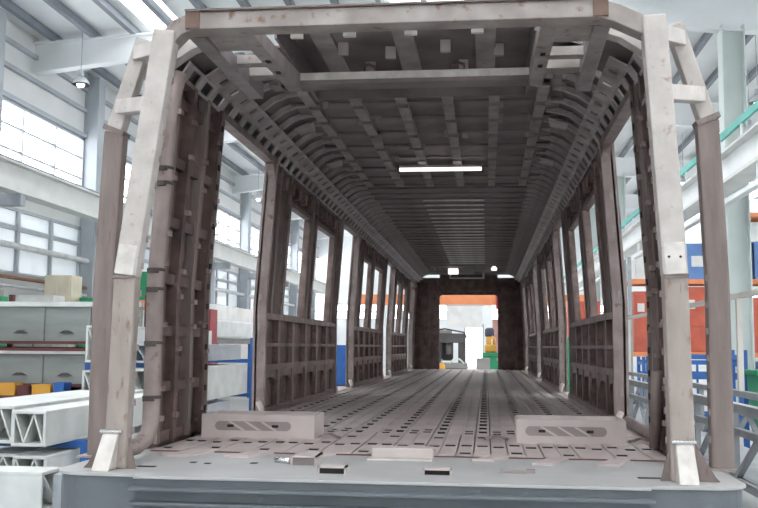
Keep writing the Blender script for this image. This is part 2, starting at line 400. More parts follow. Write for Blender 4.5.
# high bay lamps
lamp0 = None
lamps = [(-12.7, 24.7), (-12.7, 37), (-12.7, 49), (-6.5, 40), (-6.5, 52), (6.3, 29.5), (8.75, 28.6), (9.75, 28.9), (9.6, 33.5), (10.7, 33.5), (14.5, 29.5), (10.5, 45), (14, 45)]
for i, (x, y) in enumerate(lamps):
    lab, grp_ = (('bell shaped high bay lamp hung beside the window wall', 'high bay lamps by the window wall') if x < -10 else ('bell shaped high bay lamp hung between the window wall and the car', 'high bay lamps over the left aisle') if x < 0 else ('bell shaped high bay lamp hung near the middle row of columns', 'high bay lamps by the columns'))
    zt = roofz(x)
    l = thing('high_bay_lamp', lab, 'lamp', (x, y, 9.0), grp_)
    MB().tube([(x, y, 9.45), (x, y, zt)], 0.015, 6).build('hanging_rod', M['mull'], l)
    MB().lathe([(0.09, 0.22), (0.09, 0.48), (0.0, 0.5)], (x, y, 9.0), 12).build('ballast', M['mull'], l)
    MB().lathe([(0.30, 0.0), (0.27, 0.08), (0.20, 0.2), (0.09, 0.26), (0.085, 0.25), (0.18, 0.19), (0.25, 0.08), (0.28, 0.0), (0.30, 0.0)], (x, y, 9.0), 16).build('shade', M['lampshade'], l, smooth=True)
    MB().lathe([(0.0, -0.10), (0.10, -0.07), (0.14, 0.02), (0.12, 0.12), (0.07, 0.2), (0.0, 0.21)], (x, y, 9.0), 12).build('bulb', M['lampglow'], l, smooth=True)

# ================================================================== THE TRAIN CAR SHELL
car = thing('train_car_shell', 'bare steel railway car body shell under construction with open ribbed interior', 'train car', (0, 9, G))
L = 19.7
Y1 = {-1: 3.45, 1: 2.90}     # far jamb of the first doorway, left and right
PITCHY, DW = 5.2, 1.45
YP = 0.90                    # where the floor planks begin

def wx(z):                   # inner wall face, leaning in above the waist
    return 1.38 if z < 0.9 else 1.38-0.08*(z-0.9)/1.22
def wbox(m, s, d0, d1, y0, y1, z0, z1):
    # box between depth d0..d1 outward from the inner wall face
    zs = [z0]+([0.9] if z0 < 0.9 < z1 else [])+[z1]
    for a, b in zip(zs[:-1], zs[1:]):
        A = [(s*(wx(a)+d0), y0, a), (s*(wx(a)+d1), y0, a), (s*(wx(a)+d1), y1, a), (s*(wx(a)+d0), y1, a)]
        B = [(s*(wx(b)+d0), y0, b), (s*(wx(b)+d1), y0, b), (s*(wx(b)+d1), y1, b), (s*(wx(b)+d0), y1, b)]
        m.hexa(A, B)
    return m

# ---- end sill
def sill_outline(sgn_front=0.0):
    pts = [(-1.12, -0.045), (1.12, -0.045), (1.12, 0.0), (1.40, 0.02)]
    for k in range(0, 7):
        th = -math.pi/2+math.pi/2*k/6
        pts.append((1.40+0.15*math.cos(th), 0.17+0.15*math.sin(th)))
    pts += [(1.55, 1.1), (-1.55, 1.1)]
    for k in range(6, -1, -1):
        th = -math.pi/2+math.pi/2*k/6
        pts.append((-1.40-0.15*math.cos(th), 0.17+0.15*math.sin(th)))
    pts += [(-1.40, 0.02), (-1.12, 0.0)]
    return pts
so = sill_outline()
sill = MB().prism(so, lambda a, b: (a, b, -0.022), lambda a, b: (a, b, -0.008)).build('end_sill_plate', M['sill'], car, bevel=0.003)
inset = [(a*0.992, b+0.012) for a, b in so]
apron = MB().prism(inset, lambda a, b: (a, b, -0.36), lambda a, b: (a, b, -0.0225)).build('apron', M['apron'], car)
for z in (-0.062, -0.125, -0.188, -0.25, -0.31):
    MB().box(-1.13, 1.13, -0.085, -0.03, z-0.008, z+0.008).build('apron_rib', M['apron'], apron, bevel=0.004)
ztop = -0.008
# thin joining plates lapping from planks onto the sill
for x, y, w, l in ((-1.13, 0.80, 0.14, 0.24), (-0.80, 0.80, 0.13, 0.22), (-0.46, 0.80, 0.13, 0.24), (0.47, 0.84, 0.11, 0.18), (0.76, 0.76, 0.10, 0.26), (1.08, 0.78, 0.10, 0.26)):
    MB().hexa([(x-w/2-0.05, y-l/2, ztop), (x+w/2-0.05, y-l/2, ztop), (x+w/2+0.05, y+l/2, ztop), (x-w/2+0.05, y+l/2, ztop)],
              [(x-w/2-0.05, y-l/2, ztop+0.011), (x+w/2-0.05, y-l/2, ztop+0.011), (x+w/2+0.05, y+l/2, ztop+0.011), (x-w/2+0.05, y+l/2, ztop+0.011)]).build('joining_plate', M['floor'], sill)
# raised bracket in the middle
b = MB().box(-0.155, 0.165, 0.78, 0.90, ztop, ztop+0.055).build('raised_block', M['box'], sill, bevel=0.008)
MB().lathe([(0.0, 0), (0.15, 0.0), (0.15, 0.004), (0.0, 0.004)], (0.01, 1.06, 0.006), 24).build('access_hole_cover', M['oxide'], sill)
MB().box(-0.17, 0.16, 0.70, 0.78, ztop, ztop+0.006).build('joining_plate', M['bright'], sill)
# small open brackets
def bracket(x, y, w, d, h):
    o = MB().box(x-w/2, x-w/2+0.008, y, y+d, ztop, ztop+h).box(x+w/2-0.008, x+w/2, y, y+d, ztop, ztop+h).box(x-w/2, x+w/2, y, y+d, ztop+h-0.008, ztop+h).build('open_bracket', M['box'], sill)
    MB().box(x-w/2+0.008, x+w/2-0.008, y+0.02, y+d, ztop, ztop+h-0.008).build('hollow', M['groove'] if h > 0.04 else M['black'], o)
bracket(-0.445, 0.42, 0.125, 0.2, 0.045)
bracket(-0.26, 0.14, 0.13, 0.07, 0.035)
bracket(0.215, 0.18, 0.13, 0.07, 0.03)
MB().tube([(-0.60, 0.52, 0.006), (-0.52, 0.47, 0.006)], 0.016, 8).build('loose_pin', M['chrome'], sill, smooth=True)
MB().box(0.50, 0.62, 0.30, 0.33, ztop, ztop+0.012).box(0.62, 0.66, 0.315, 0.36, ztop, ztop+0.016).build('latch', M['groove'], sill)
for x, y, w in ((-0.92, 0.42, 0.03), (-1.0, 0.45, 0.03), (-0.70, 0.47, 0.035), (-1.17, 0.26, 0.09), (1.16, 0.25, 0.10)):
    MB().box(x-w/2, x+w/2, y-0.02, y+0.02, ztop, ztop+0.002).build('slot', M['black'], sill)

# ---- floor
sub = MB().box(-1.5, 1.5, 1.1, L, -0.36, -0.05).build('underframe', M['sub'], car)
NP = 30; PW = 2.76/NP
def plank_mesh(y0, y1, holes, hw, hl):
    m = MB(); g_ = 0.0035; w = PW/2-g_; z0, z1 = -0.048, 0.0
    def strip(a, b, ya, yb):
        # chamfered top edges only on outer sides
        m.box(a, b, ya, yb, z0, z1)
    if not holes:
        strip(-w, w, y0, y1)
    else:
        strip(-w, -hw, y0, y1); strip(hw, w, y0, y1)
        p = y0
        for h in holes:
            if h-hl/2 > p: strip(-hw, hw, p, h-hl/2)
            p = h+hl/2
        strip(-hw, hw, p, y1)
    me = m.mesh('floor_plank', M['floor'])
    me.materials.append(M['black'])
    for p in me.polygons:      # black on the slot end faces stands in for the shade inside
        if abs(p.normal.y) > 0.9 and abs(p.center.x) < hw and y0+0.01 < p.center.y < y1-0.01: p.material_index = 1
    return me
YS = 2.05
far_h = [YS+0.16+0.30*k for k in range(58) if YS+0.16+0.30*k < L-0.2]
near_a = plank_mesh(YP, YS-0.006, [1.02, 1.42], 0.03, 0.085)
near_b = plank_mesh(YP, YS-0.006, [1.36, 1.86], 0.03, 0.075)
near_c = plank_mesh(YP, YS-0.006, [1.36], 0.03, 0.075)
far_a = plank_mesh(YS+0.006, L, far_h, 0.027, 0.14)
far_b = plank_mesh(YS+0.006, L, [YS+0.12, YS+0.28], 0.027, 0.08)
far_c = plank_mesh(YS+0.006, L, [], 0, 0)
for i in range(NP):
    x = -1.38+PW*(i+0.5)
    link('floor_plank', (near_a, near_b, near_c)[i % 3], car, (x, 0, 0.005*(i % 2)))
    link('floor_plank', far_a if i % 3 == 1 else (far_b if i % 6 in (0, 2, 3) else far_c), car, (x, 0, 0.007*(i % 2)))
# raised stiffening seams along the floor between groups of planks
seam = MB().box(-0.006, 0.006, YS, L, -0.03, 0.013).mesh('floor_seam', M['floor'])
for i in range(0, NP+1, 3): link('floor_seam', seam, car, (-1.38+PW*i, 0, 0))
MB().box(-1.38, 1.38, YP-0.012, YP, -0.05, -0.002).build('plank_edge_strip', M['oxide'], car)

# ---- the two slotted boxes on the floor
def slotted_box(x0, x1, y0):
    h, d, t = 0.145, 0.34, 0.012
    m = MB().box(x0, x1, y0, y0+t, 0.0, h).box(x0, x1, y0+d-t, y0+d, 0, h).box(x0, x0+t, y0+t, y0+d-t, 0, h).box(x1-t, x1, y0+t, y0+d-t, 0, h)
    o = m.build('slotted_floor_box', M['box'], car, bevel=0.003)
    xc = (x0+x1)/2-0.03; zc = h*0.52; W = 0.21; R_ = 0.028
    pts = []
    for k in range(9):
        th = -math.pi/2+math.pi*k/8; pts.append((xc+W+R_*math.cos(th), zc+R_*math.sin(th)))
    for k in range(9):
        th = math.pi/2+math.pi*k/8; pts.append((xc-W+R_*math.cos(th), zc+R_*math.sin(th)))
    MB().prism(pts, lambda a, b: (a, y0+0.002, b), lambda a, b: (a, y0-0.0015, b)).build('slot', M['groove'], o)
    for dx in (-0.10, 0.0, 0.10):
        MB().hexa([(xc+dx-0.055, y0-0.004, zc+0.026), (xc+dx-0.035, y0-0.004, zc+0.026), (xc+dx+0.055, y0-0.004, zc-0.026), (xc+dx+0.03, y0-0.004, zc-0.026)],
                  [(xc+dx-0.055, y0, zc+0.026), (xc+dx-0.035, y0, zc+0.026), (xc+dx+0.055, y0, zc-0.026), (xc+dx+0.03, y0, zc-0.026)]).build('slot_bar', M['box'], o)
    for dx in (-0.14, 0.14):
        MB().box(xc+dx-0.02, xc+dx+0.02, y0-0.005, y0, zc-0.008, zc+0.008).build('hole', M['black'], o)
    MB().box(x0-0.01, x1+0.03, y0-0.02, y0+0.05, 0.0, 0.006).build('base_flange', M['box'], o)
    MB().box(x0+t, x1-t, y0+t, y0+d-t, 0.002, 0.02).build('hollow', M['groove'], o)
slotted_box(-1.315, -0.605, 1.60)
slotted_box(0.615, 1.255, 1.60)
for x, y in ((0.50, 1.72), (1.36, 1.72), (-0.52, 1.66)):
    MB().path([(x-0.07, y, 0.012), (x, y+0.03, 0.03), (x+0.06, y-0.02, 0.012)], 0.03, 0.014, (0, 1, 0)).build('weld_clip', M['tube'], car)

# ---- side walls
def side_panel(s, y0, y1, first):
    """one wall section between two doorways, with windows"""
    S = y1-y0
    wins = [(y0+0.80, y0+1.78), (y0+2.15, y0+S-0.42)] if S > 3 else []
    ZB, ZT = 0.83, 1.86
    m = MB()
    wbox(m, s, 0.05, 0.065, y0, y1, -0.05, ZB)
    wbox(m, s, 0.05, 0.065, y0, y1, ZT, 2.12)
    ys = [y0]+[v for w in wins for v in w]+[y1]
    for k in range(0, len(ys), 2): wbox(m, s, 0.05, 0.065, ys[k], ys[k+1], ZB, ZT)
    panel = m.build('side_panel', M['wall'], car)
    nb = max(1, round(S/0.58)); bw = S/nb
    # vertical stiffeners below the windows
    for k in range(nb+1):
        yy = y0+bw*k
        if k in (0, nb): continue
        wbox(MB(), s, 0.0, 0.05, yy-0.045, yy+0.045, 0.02, 0.80).build('stiffener', M['walllite'], panel)
    # arched lower plate
    za, zb_, zs = 0.05, 0.36, 0.17
    x_in = 1.38+0.012
    for k in range(nb):
        ap = MB()
        a, b_ = y0+bw*k+0.06, y0+bw*(k+1)-0.06
        r = (b_-a)/2; c = (a+b_)/2; N = 8
        arc = [(c-r*math.copysign(abs(math.cos(math.pi*j/N))**0.6, math.cos(math.pi*j/N)), zs+0.13*math.sin(math.pi*j/N)**0.6) for j in range(N+1)]
        top = [(c-r+2*r*j/N, zb_) for j in range(N+1)]
        for j in range(N):
            A = [(s*x_in, arc[j][0], arc[j][1]), (s*x_in, arc[j+1][0], arc[j+1][1]), (s*x_in, top[j+1][0], top[j+1][1]), (s*x_in, top[j][0], top[j][1])]
            ap.hexa(A, [(p[0]+s*0.012, p[1], p[2]) for p in A])
        ap.build('arched_plate', M['walllite'], panel)
    for z, h in ((0.0, 0.055), (0.36, 0.05), (0.56, 0.03), (0.79, 0.05)):
        wbox(MB(), s, -0.006, 0.05, y0+0.04, y1-0.04, z, z+h).build('horizontal_rail', M['walllite'], panel)
    # vertical posts between the windows
    yy = []
    if wins:
        yy = [y0+0.30, y0+0.72, wins[0][1]+0.06, wins[1][0]-0.06, wins[1][1]+0.06, (y0+y1)/2+0.02]
    for k, q in enumerate(yy):
        wbox(MB(), s, 0.0, 0.05, q-0.035, q+0.035, 0.84, 2.10).build('window_post', M['walllite'] if k % 2 else M['postdark'], panel)
    if wins:
        wbox(MB(), s, 0.02, 0.05, y0+0.02, y0+0.74, 0.84, 2.09).build('pier_sheet', M['wall'], panel)
    for a, b_ in wins:
        w = MB()
        wbox(w, s, 0.01, 0.075, a, b_, ZB-0.02, ZB+0.02); wbox(w, s, 0.01, 0.075, a, b_, ZT-0.02, ZT+0.02)
        wbox(w, s, 0.01, 0.075, a-0.02, a+0.02, ZB, ZT); wbox(w, s, 0.01, 0.075, b_-0.02, b_+0.02, ZB, ZT)
        # rounded corner gussets
        for (yc, sy) in ((a, 1), (b_, -1)):
            for (zc, sz) in ((ZB, 1), (ZT, -1)):
                pts = [(0, 0)]+[(0.10-0.10*math.sin(t_), 0.10-0.10*math.cos(t_)) for t_ in [math.pi/2*j/4 for j in range(5)]]
                w.prism(pts, lambda p, q, yc=yc, sy=sy, zc=zc, sz=sz: (s*(wx(zc)+0.045), yc+sy*p, zc+sz*q), lambda p, q, yc=yc, sy=sy, zc=zc, sz=sz: (s*(wx(zc)+0.068), yc+sy*p, zc+sz*q))
        w.build('window_frame', M['walllite'], panel)
    # cantrail strip over the panel with short blocks
    for k in range(int(S/0.30)):
        q = y0+0.15+0.30*k
        wbox(MB(), s, -0.015, 0.04, q-0.05, q+0.05, 1.93, 2.03).build('clip', M['walllite'], panel)
    # door jambs at both ends
    for q in (y0, y1):
        sg = 1 if q == y0 else -1
        j = wbox(MB(), s, -0.02, 0.085, min(q, q+sg*0.05), max(q, q+sg*0.05), 0.0, 2.12)
        jo = j.build('door_jamb', M['tube'], panel)
        for z in [0.22+0.24*i_ for i_ in range(8)]:
            wbox(MB(), s, 0.02, 0.045, min(q-sg*0.004, q), max(q-sg*0.004, q), z, z+0.05).build('jamb_slot', M['groove'], panel)
        MB().tube([(s*1.37, q-sg*0.04, 0.0), (s*1.37, q-sg*0.045, 0.05), (s*1.40, q-sg*0.02, 0.11)], 0.025, 8).build('jamb_foot', M['box'], panel, smooth=True)
    return panel

for s in (-1, 1):
    y1 = Y1[s]
    for k in range(3):
        side_panel(s, y1+PITCHY*k, y1+PITCHY*(k+1)-DW, k == 0)
    # end piece next to the far wall
    side_panel(s, y1+PITCHY*3, L, False)
    # door head beams and thresholds
    for k in range(4):
        a, b_ = y1+PITCHY*k-DW-(0.14 if k == 0 and s < 0 else 0), y1+PITCHY*k
        wbox(MB(), s, -0.01, 0.07, a-0.02, b_+0.02, 2.07, 2.12).build('door_head', M['tube'], car)
        MB().box(s*1.38, s*1.50, a, b_, -0.05, 0.012).build('door_threshold', M['floor'], car)
        for q, d in ((a, 1), (b_, -1)):
            z = 2.06; r = 0.12
            pts = [(0, 0)]+[(r-r*math.sin(t_), r-r*math.cos(t_)) for t_ in [math.pi/2*j/5 for j in range(6)]]
            MB().prism(pts, lambda p, w_: (s*(wx(z)-0.0), q+d*p, z-w_), lambda p, w_: (s*(wx(z)+0.06), q+d*p, z-w_)).build('door_corner', M['tube'], car)

# ---- door pillars at the cab end
def cab_pillar(s, y0, y1):
    m = wbox(MB(), s, 0.06, 0.085, y0, y1, -0.05, 2.12)
    p = m.build('cab_door_pillar', M['wall'], car)
    n = max(2, round((y1-y0)/0.26))
    for k in range(n+1):
        q = y0+0.03+(y1-y0-0.06)*k/n
        wbox(MB(), s, 0.0, 0.06, q-0.028, q+0.028, 0.02, 2.12).build('stiffener', M['wall'] if k % 2 else M['postdark'], p)
    for z in (0.02, 0.30, 0.62, 0.92, 1.25, 1.6, 1.95):
        wbox(MB(), s, 0.02, 0.06, y0, y1, z, z+0.06).build('horizontal_rail', M['wall'], p)
    cm = [MB().box(-0.012, 0.012, -0.03, 0.03, -0.014, 0.014).mesh('clip', mm) for mm in (M['walllite'], M['tube'])]
    i = 0
    for k in range(n+1):
        q = y0+0.03+(y1-y0-0.06)*k/n
        for z in [0.18+0.17*j for j in range(11)]:
            i += 1
            if (i*7) % 5 < 2: continue
            link('clip', cm[i % 2], p, (s*(wx(z)-0.011), q+random.uniform(-0.02, 0.02), z+random.uniform(-0.03, 0.03)))
    # door side edge plate with dark notches
    wbox(MB(), s, -0.02, 0.085, y1-0.02, y1, 0.0, 2.12).build('door_jamb', M['postdark'], p)
    for z in [0.15+0.13*j for j in range(15)]:
        wbox(MB(), s, -0.024, -0.018, y1-0.07, y1-0.03, z, z+0.035).build('notch', M['black'], p)
cab_pillar(-1, 0.98, Y1[-1]-DW-0.14)
cab_pillar(1, 0.98, Y1[1]-DW)

# ---- bent pipes with clamps beside the cab posts
def cab_pipe(s, x, y):
    pts = [(s*(x-0.09), y+0.02, 2.02), (s*(x-0.05), y, 1.80), (s*x, y, 0.9), (s*x, y, 0.30), (s*x, y, 0.17), (s*(x+0.01), y-0.04, 0.09), (s*(x+0.03), y-0.11, 0.06), (s*(x+0.05), y-0.24, 0.052)]
    o = MB().tube(pts, 0.042, 12).build('cab_pipe', M['tube'], car, smooth=True)
    for z in (0.30, 0.58, 0.86, 0.96, 1.42, 1.50):
        xx = s*(x+0.01*(z < 0.9)); MB().lathe([(0.045, -0.008), (0.049, -0.004), (0.049, 0.004), (0.045, 0.008)], (s*(x-max(0, z-0.9)*0.055), y, z), 12).build('clamp', M['rubber'], o)
        MB().box(s*(x-max(0, z-0.9)*0.055)-0.03, s*(x-max(0, z-0.9)*0.055)+0.03, y-0.054, y-0.04, z-0.02, z+0.005).build('clamp_plate', M['rubber'], o)
    return o
cab_pipe(-1, 1.285, 0.62)
MB().tube([(1.44, 2.80, 0.055), (1.435, 2.2, 0.05), (1.43, 1.55, 0.05)], 0.035, 10).build('threshold_pipe', M['tube'], car, smooth=True)

# ---- cab end posts
def end_post(s):
    kx, tx = (1.265, 1.105) if s < 0 else (1.275, 1.205)
    bx = 1.285 if s < 0 else 1.29
    W = 0.106
    lo = MB().path([(s*bx, 0.182, ztop), (s*kx, 0.182, 0.90)], W, 0.085, (1, 0, 0)).build('end_post', M['post'], car, bevel=0.012)
    sl = (kx-tx)/1.19
    hi = MB().path([(s*kx, 0.182, 0.895), (s*tx, 0.182, 2.09)], W+0.004, 0.088, (1, 0, 0)).build('upper_post', M['postlite'], lo, bevel=0.010)
    MB().path([(s*kx, 0.135, 0.90), (s*(kx-sl*0.14), 0.135, 1.04)], 0.088, 0.008, (1, 0, 0)).build('weld_patch', M['bright'], lo)
    for dx in ((-0.025, 0.025) if s > 0 else ()):
        MB().tube([(s*(kx-0.006)+dx, 0.133, 0.975), (s*(kx-0.006)+dx, 0.128, 0.975)], 0.006, 8).build('bolt_hole', M['black'], lo)
    MB().path([(s*kx-0.054, 0.135, 0.888), (s*kx+0.054, 0.135, 0.888)], 0.014, 0.012, (0, 1, 0)).build('weld_bead', M['postdark'], lo)
    x = s*bx+(-0.028 if s < 0 else 0.004); x2 = s*bx+(-0.012 if s < 0 else 0.0)
    MB().hexa([(x-0.042, 0.04, ztop), (x+0.042, 0.04, ztop), (x+0.042, 0.14, ztop), (x-0.042, 0.14, ztop)],
              [(x2-0.038, 0.115, 0.155), (x2+0.038, 0.115, 0.155), (x2+0.038, 0.14, 0.155), (x2-0.038, 0.14, 0.155)]).build('foot_bracket', M['bright'], lo, bevel=0.008)
    MB().tube([(x2-0.052, 0.126, 0.165), (x2+0.052, 0.126, 0.165)], 0.010, 8).build('weld_bead', M['chrome'], lo)
    for sg in (-1, 1):
        w = 0.10 if sg == s else 0.035
        pts2 = [(0.048, ztop), (0.06+w, ztop), (0.06+w*0.8, ztop+0.02), (0.048, 0.17)]
        MB().prism(pts2, lambda a, b: (s*bx+sg*a, 0.17, b), lambda a, b: (s*bx+sg*a, 0.182, b)).build('gusset', M['postdark'], lo)
    for z in [0.15+0.13*j for j in range(14)]:
        xx = bx+(kx-bx)*min(1, z/0.9)-(0 if z < 0.9 else (z-0.9)*sl)
        MB().box(s*xx-s*(W/2+0.004)-0.003, s*xx-s*(W/2+0.004)+0.003, 0.20, 0.225, z, z+0.03).build('notch', M['groove'], lo)
def corner_post(s):
    X, Y = 1.562, 0.62
    if s < 0: X = 1.555
    lo = MB().path([(s*X, Y, ztop), (s*X, Y, 0.9), (s*(X-0.03), Y, 1.70)], 0.108, 0.08, (1, 0, 0)).build('corner_post', M['postdark'], car, bevel=0.012)
    hi = MB().path([(s*(X-0.025), Y, 1.69), (s*(X-0.185), Y-0.02, 2.19)], 0.082, 0.09, (1, 0, 0)).build('upper_post', M['postlite'], lo, bevel=0.008)
    MB().path([(s*(X-0.025), Y, 1.69), (s*(X-0.035), Y, 1.715)], 0.12, 0.095, (1, 0, 0)).build('weld_collar', M['postdark'], lo)
    for z, t in ((1.80, 0.075), (2.09, 0.165)):
        a = (s*((1.265 if s < 0 else 1.275)-(z-0.9)*(0.134 if s < 0 else 0.059)), 0.24, z-0.05); b_ = (s*(X-t), Y-0.05, z+0.02)
        MB().path([a, b_], 0.075, 0.075, (0, 0, 1)).build('tie_strut', M['postlite'], lo, bevel=0.006)
    for z in [0.12+0.13*j for j in range(12)]:
        MB().box(s*(X-0.0555)-0.003, s*(X-0.0555)+0.003, Y-0.03, Y-0.002, z, z+0.03).build('notch', M['groove'], lo)
    MB().box(s*X-0.09, s*X+0.05, Y-0.08, Y+0.08, ztop, ztop+0.01).build('foot_plate', M['post'], lo)
    return lo
for s in (-1, 1): end_post(s); corner_post(s)
# dark inner channel behind the end post
for s in (1,):
    m = MB().path([(s*1.405, 0.80, ztop), (s*1.40, 0.80, 0.9), (s*1.31, 0.80, 2.12)], 0.10, 0.10, (1, 0, 0)).build('inner_channel', M['wall'], car, bevel=0.008)
# sloping brace from the post foot on the right
MB().tube([(1.375, 1.30, 0.03), (1.36, 1.22, 0.10), (1.34, 1.08, 0.26), (1.34, 1.05, 0.45)], 0.03, 10).build('foot_brace', M['postdark'], car, smooth=True)

# ---- arch over the cab end
arch = MB().box(-0.98, 0.98, 0.14, 0.26, 2.085, 2.17).build('arch_beam', M['arch'], car, bevel=0.006)
MB().box(-1.0, 1.0, 0.12, 0.30, 2.17, 2.178).build('top_flange', M['postdark'], arch)
for s in (-1, 1): MB().box(s*0.93, s*1.0, 0.132, 0.28, 2.088, 2.17).build('end_plate', M['rustplate'], arch)
for s in (-1, 1):
    MB().path([(s*0.96, 0.2, 2.13), (s*1.04, 0.2, 2.105), (s*(1.115 if s < 0 else 1.19), 0.21, 2.035)], 0.10, 0.085, (0, 1, 0)).build('arch_shoulder', M['arch'], arch, bevel=0.005)
    MB().path([(s*0.98, 0.62, 2.21), (s*1.13, 0.62, 2.16), (s*1.32, 0.62, 2.03)], 0.09, 0.075, (0, 1, 0)).build('rear_shoulder', M['postlite'], arch, bevel=0.005)
    # longitudinal roof channels
    ch = MB().hexa([(s*0.70, 0.27, 2.09), (s*0.78, 0.27, 2.09), (s*0.78, 1.52, 2.15), (s*0.70, 1.52, 2.15)], [(s*0.70, 0.27, 2.165), (s*0.78, 0.27, 2.165), (s*0.78, 1.52, 2.25), (s*0.70, 1.52, 2.25)]).build('roof_channel', M['arch'], car, bevel=0.004)
    for y in (0.75, 1.0): MB().box(s*0.74-0.013, s*0.74+0.013, y, y+0.05, 2.09+(y-0.27)*0.048-0.003, 2.09+(y-0.27)*0.048+0.006).build('hole', M['black'], ch)
    MB().hexa([(s*0.95, 0.27, 2.09), (s*1.03, 0.27, 2.09), (s*1.09, 1.75, 2.17), (s*1.0, 1.75, 2.17)], [(s*0.95, 0.27, 2.165), (s*1.03, 0.27, 2.165), (s*1.09, 1.75, 2.27), (s*1.0, 1.75, 2.27)]).build('roof_channel', M['roofmid'], car, bevel=0.004)
    for y0, y1, z in ((0.34, 0.60, 2.12), (0.98, 1.06, 2.17), (1.32, 1.44, 2.20)):
        MB().box(s*0.77, s*0.99, y0, y1, z, z+0.05).build('cross_bar', M['arch'], car)
    MB().box(s*0.74, s*0.84, 1.44, 1.58, 2.18, 2.27).build('corner_block', M['arch'], car, bevel=0.005)
# crossbeam and bulkhead head
cb = MB().box(-0.84, 0.84, 1.46, 1.54, 2.205, 2.25).build('crossbeam', M['bright'], car, bevel=0.004)
MB().box(-0.90, 0.90, 1.47, 1.62, 2.18, 2.205).build('lower_lip', M['roof'], cb)
# raised roof sheet over the cab with ribs and clips
rs = MB().box(-0.70, 0.70, 0.80, 2.1, 2.40, 2.415).build('raised_roof_sheet', M['roof'], car)
MB().box(-0.70, 0.70, 2.085, 2.1, 2.25, 2.40).build('recess_back', M['roof'], rs)
for s in (-1, 1): MB().box(s*0.70, s*0.715, 0.80, 2.1, 2.25, 2.415).build('recess_side', M['roof'], rs)
MB().box(-0.70, 0.70, 0.80, 0.815, 2.29, 2.40).build('recess_front', M['roof'], rs)
for x in (-0.52, -0.04, 0.44):
    MB().box(x-0.06, x+0.06, 0.82, 2.08, 2.375, 2.40).build('rib', M['rooflite'], rs)
for x, y in ((-0.42, 1.35), (-0.14, 1.45), (0.20, 1.35), (0.52, 1.45), (-0.3, 1.75), (0.3, 1.75)):
    MB().box(x-0.03, x+0.03, y, y+0.04, 2.33, 2.40).build('clip', M['box'], rs)
for x in (-0.28, 0.27):
    MB().path([(x-0.04, 1.50, 2.25), (x-0.04, 1.50, 2.29), (x, 1.50, 2.305), (x+0.04, 1.50, 2.29), (x+0.04, 1.50, 2.25)], 0.025, 0.012, (0, 1, 0)).build('clip', M['walllite'], cb)
for x in (-0.48, -0.22, 0.08, 0.40):
    MB().box(x-0.03, x+0.03, 0.26, 0.29, 2.07, 2.10).build('clip', M['bright'], arch)

# ---- roof of the car
ZC = 2.38
rp = [(-1.38, 2.10), (-1.36, 2.22), (-1.24, 2.37), (-0.9, 2.47), (0, 2.50), (0.9, 2.47), (1.24, 2.37), (1.36, 2.22), (1.38, 2.10)]
m = MB()
for (a, za), (b_, zb_) in zip(rp[:-1], rp[1:]):
    m.hexa([(a, 1.62, za), (b_, 1.62, zb_), (b_, L, zb_), (a, L, za)], [(a, 1.62, za+0.012), (b_, 1.62, zb_+0.012), (b_, L, zb_+0.012), (a, L, za+0.012)])
roof = m.build('roof', M['roof'], car)
for s in (-1, 1):   # roof over the cab, outer strips
    m = MB()
    for (a, za), (b_, zb_) in zip([(1.08, 2.28), (1.28, 2.22)], [(1.28, 2.22), (1.38, 2.10)]):
        m.hexa([(s*a, 0.95, za), (s*b_, 0.95, zb_), (s*b_, 1.62, zb_), (s*a, 1.62, za)], [(s*a, 0.95, za+0.012), (s*b_, 0.95, zb_+0.012), (s*b_, 1.62, zb_+0.012), (s*a, 1.62, za+0.012)])
    m.build('cab_roof_strip', M['roof'], car)
# stringers and ceiling pans in the near part
sx = [-0.835, -0.50, -0.167, 0.167, 0.50, 0.835]
bows = [2.15, 2.62, 3.10, 3.62, 4.14, 4.66, 5.18, 5.70, 6.20]
for x in sx:
    for a, b_ in zip(bows[:-1], bows[1:]):
        MB().box(x-0.038, x+0.038, a+0.05, b_-0.05, ZC-0.055, ZC).build('stringer', M['roofmid'], roof)
xs = [-1.0]+sx+[1.0]
pans = {}
for i, (a, b_) in enumerate(zip(xs[:-1], xs[1:])):
    for j, (c, d) in enumerate(zip(bows[:-1], bows[1:])):
        w, l = round(b_-a, 3), round(d-c, 3)
        if (w, l) not in pans:
            e = 0.012
            pans[(w, l)] = MB().hexa([(-w/2+e, -l/2+e, 0.0), (w/2-e, -l/2+e, 0.0), (w/2-e, l/2-e, 0.0), (-w/2+e, l/2-e, 0.0)],
                                     [(-w/2+e, -l/2+e, 0.02), (w/2-e, -l/2+e, 0.02), (w/2-e, l/2-e, 0.02), (-w/2+e, l/2-e, 0.02)]).mesh('ceiling_pan', M['roof'])
        link('ceiling_pan', pans[(w, l)], roof, ((a+b_)/2, (c+d)/2, ZC-0.012+random.uniform(-0.006, 0.008)))
for y in bows:
    MB().box(-1.0, 1.0, y-0.022, y+0.022, ZC-0.03, ZC+0.02).build('roof_bow', M['roof'], roof)
tabm = MB().box(-0.022, 0.022, -0.012, 0.012, -0.03, 0.03).mesh('tab', M['tube'])
for i in range(26):
    link('tab', tabm, roof, (random.choice(sx)+random.choice((-0.05, 0.05, 0.1)), random.choice(bows[:-1])+random.choice((-0.03, 0.03)), ZC-0.04))
# corrugated ceiling sheets in the far part
MB().box(-1.0, 1.0, 6.25, L, ZC, ZC+0.012).build('ceiling_sheet', M['roof'], roof)
bowm = MB().box(-0.92, 0.92, -0.03, 0.03, -0.022, 0.0).mesh('roof_bow', M['roof'])
cenm = MB().box(-0.33, 0.42, -0.018, 0.018, -0.034, -0.022).mesh('bow_cap', M['cap'])
y = 6.5
while y < 18.6:
    link('roof_bow', bowm, roof, (0, y, ZC))
    if 6.9 < y < 16.5: link('bow_cap', cenm, roof, (0, y, ZC))
    y += 0.40
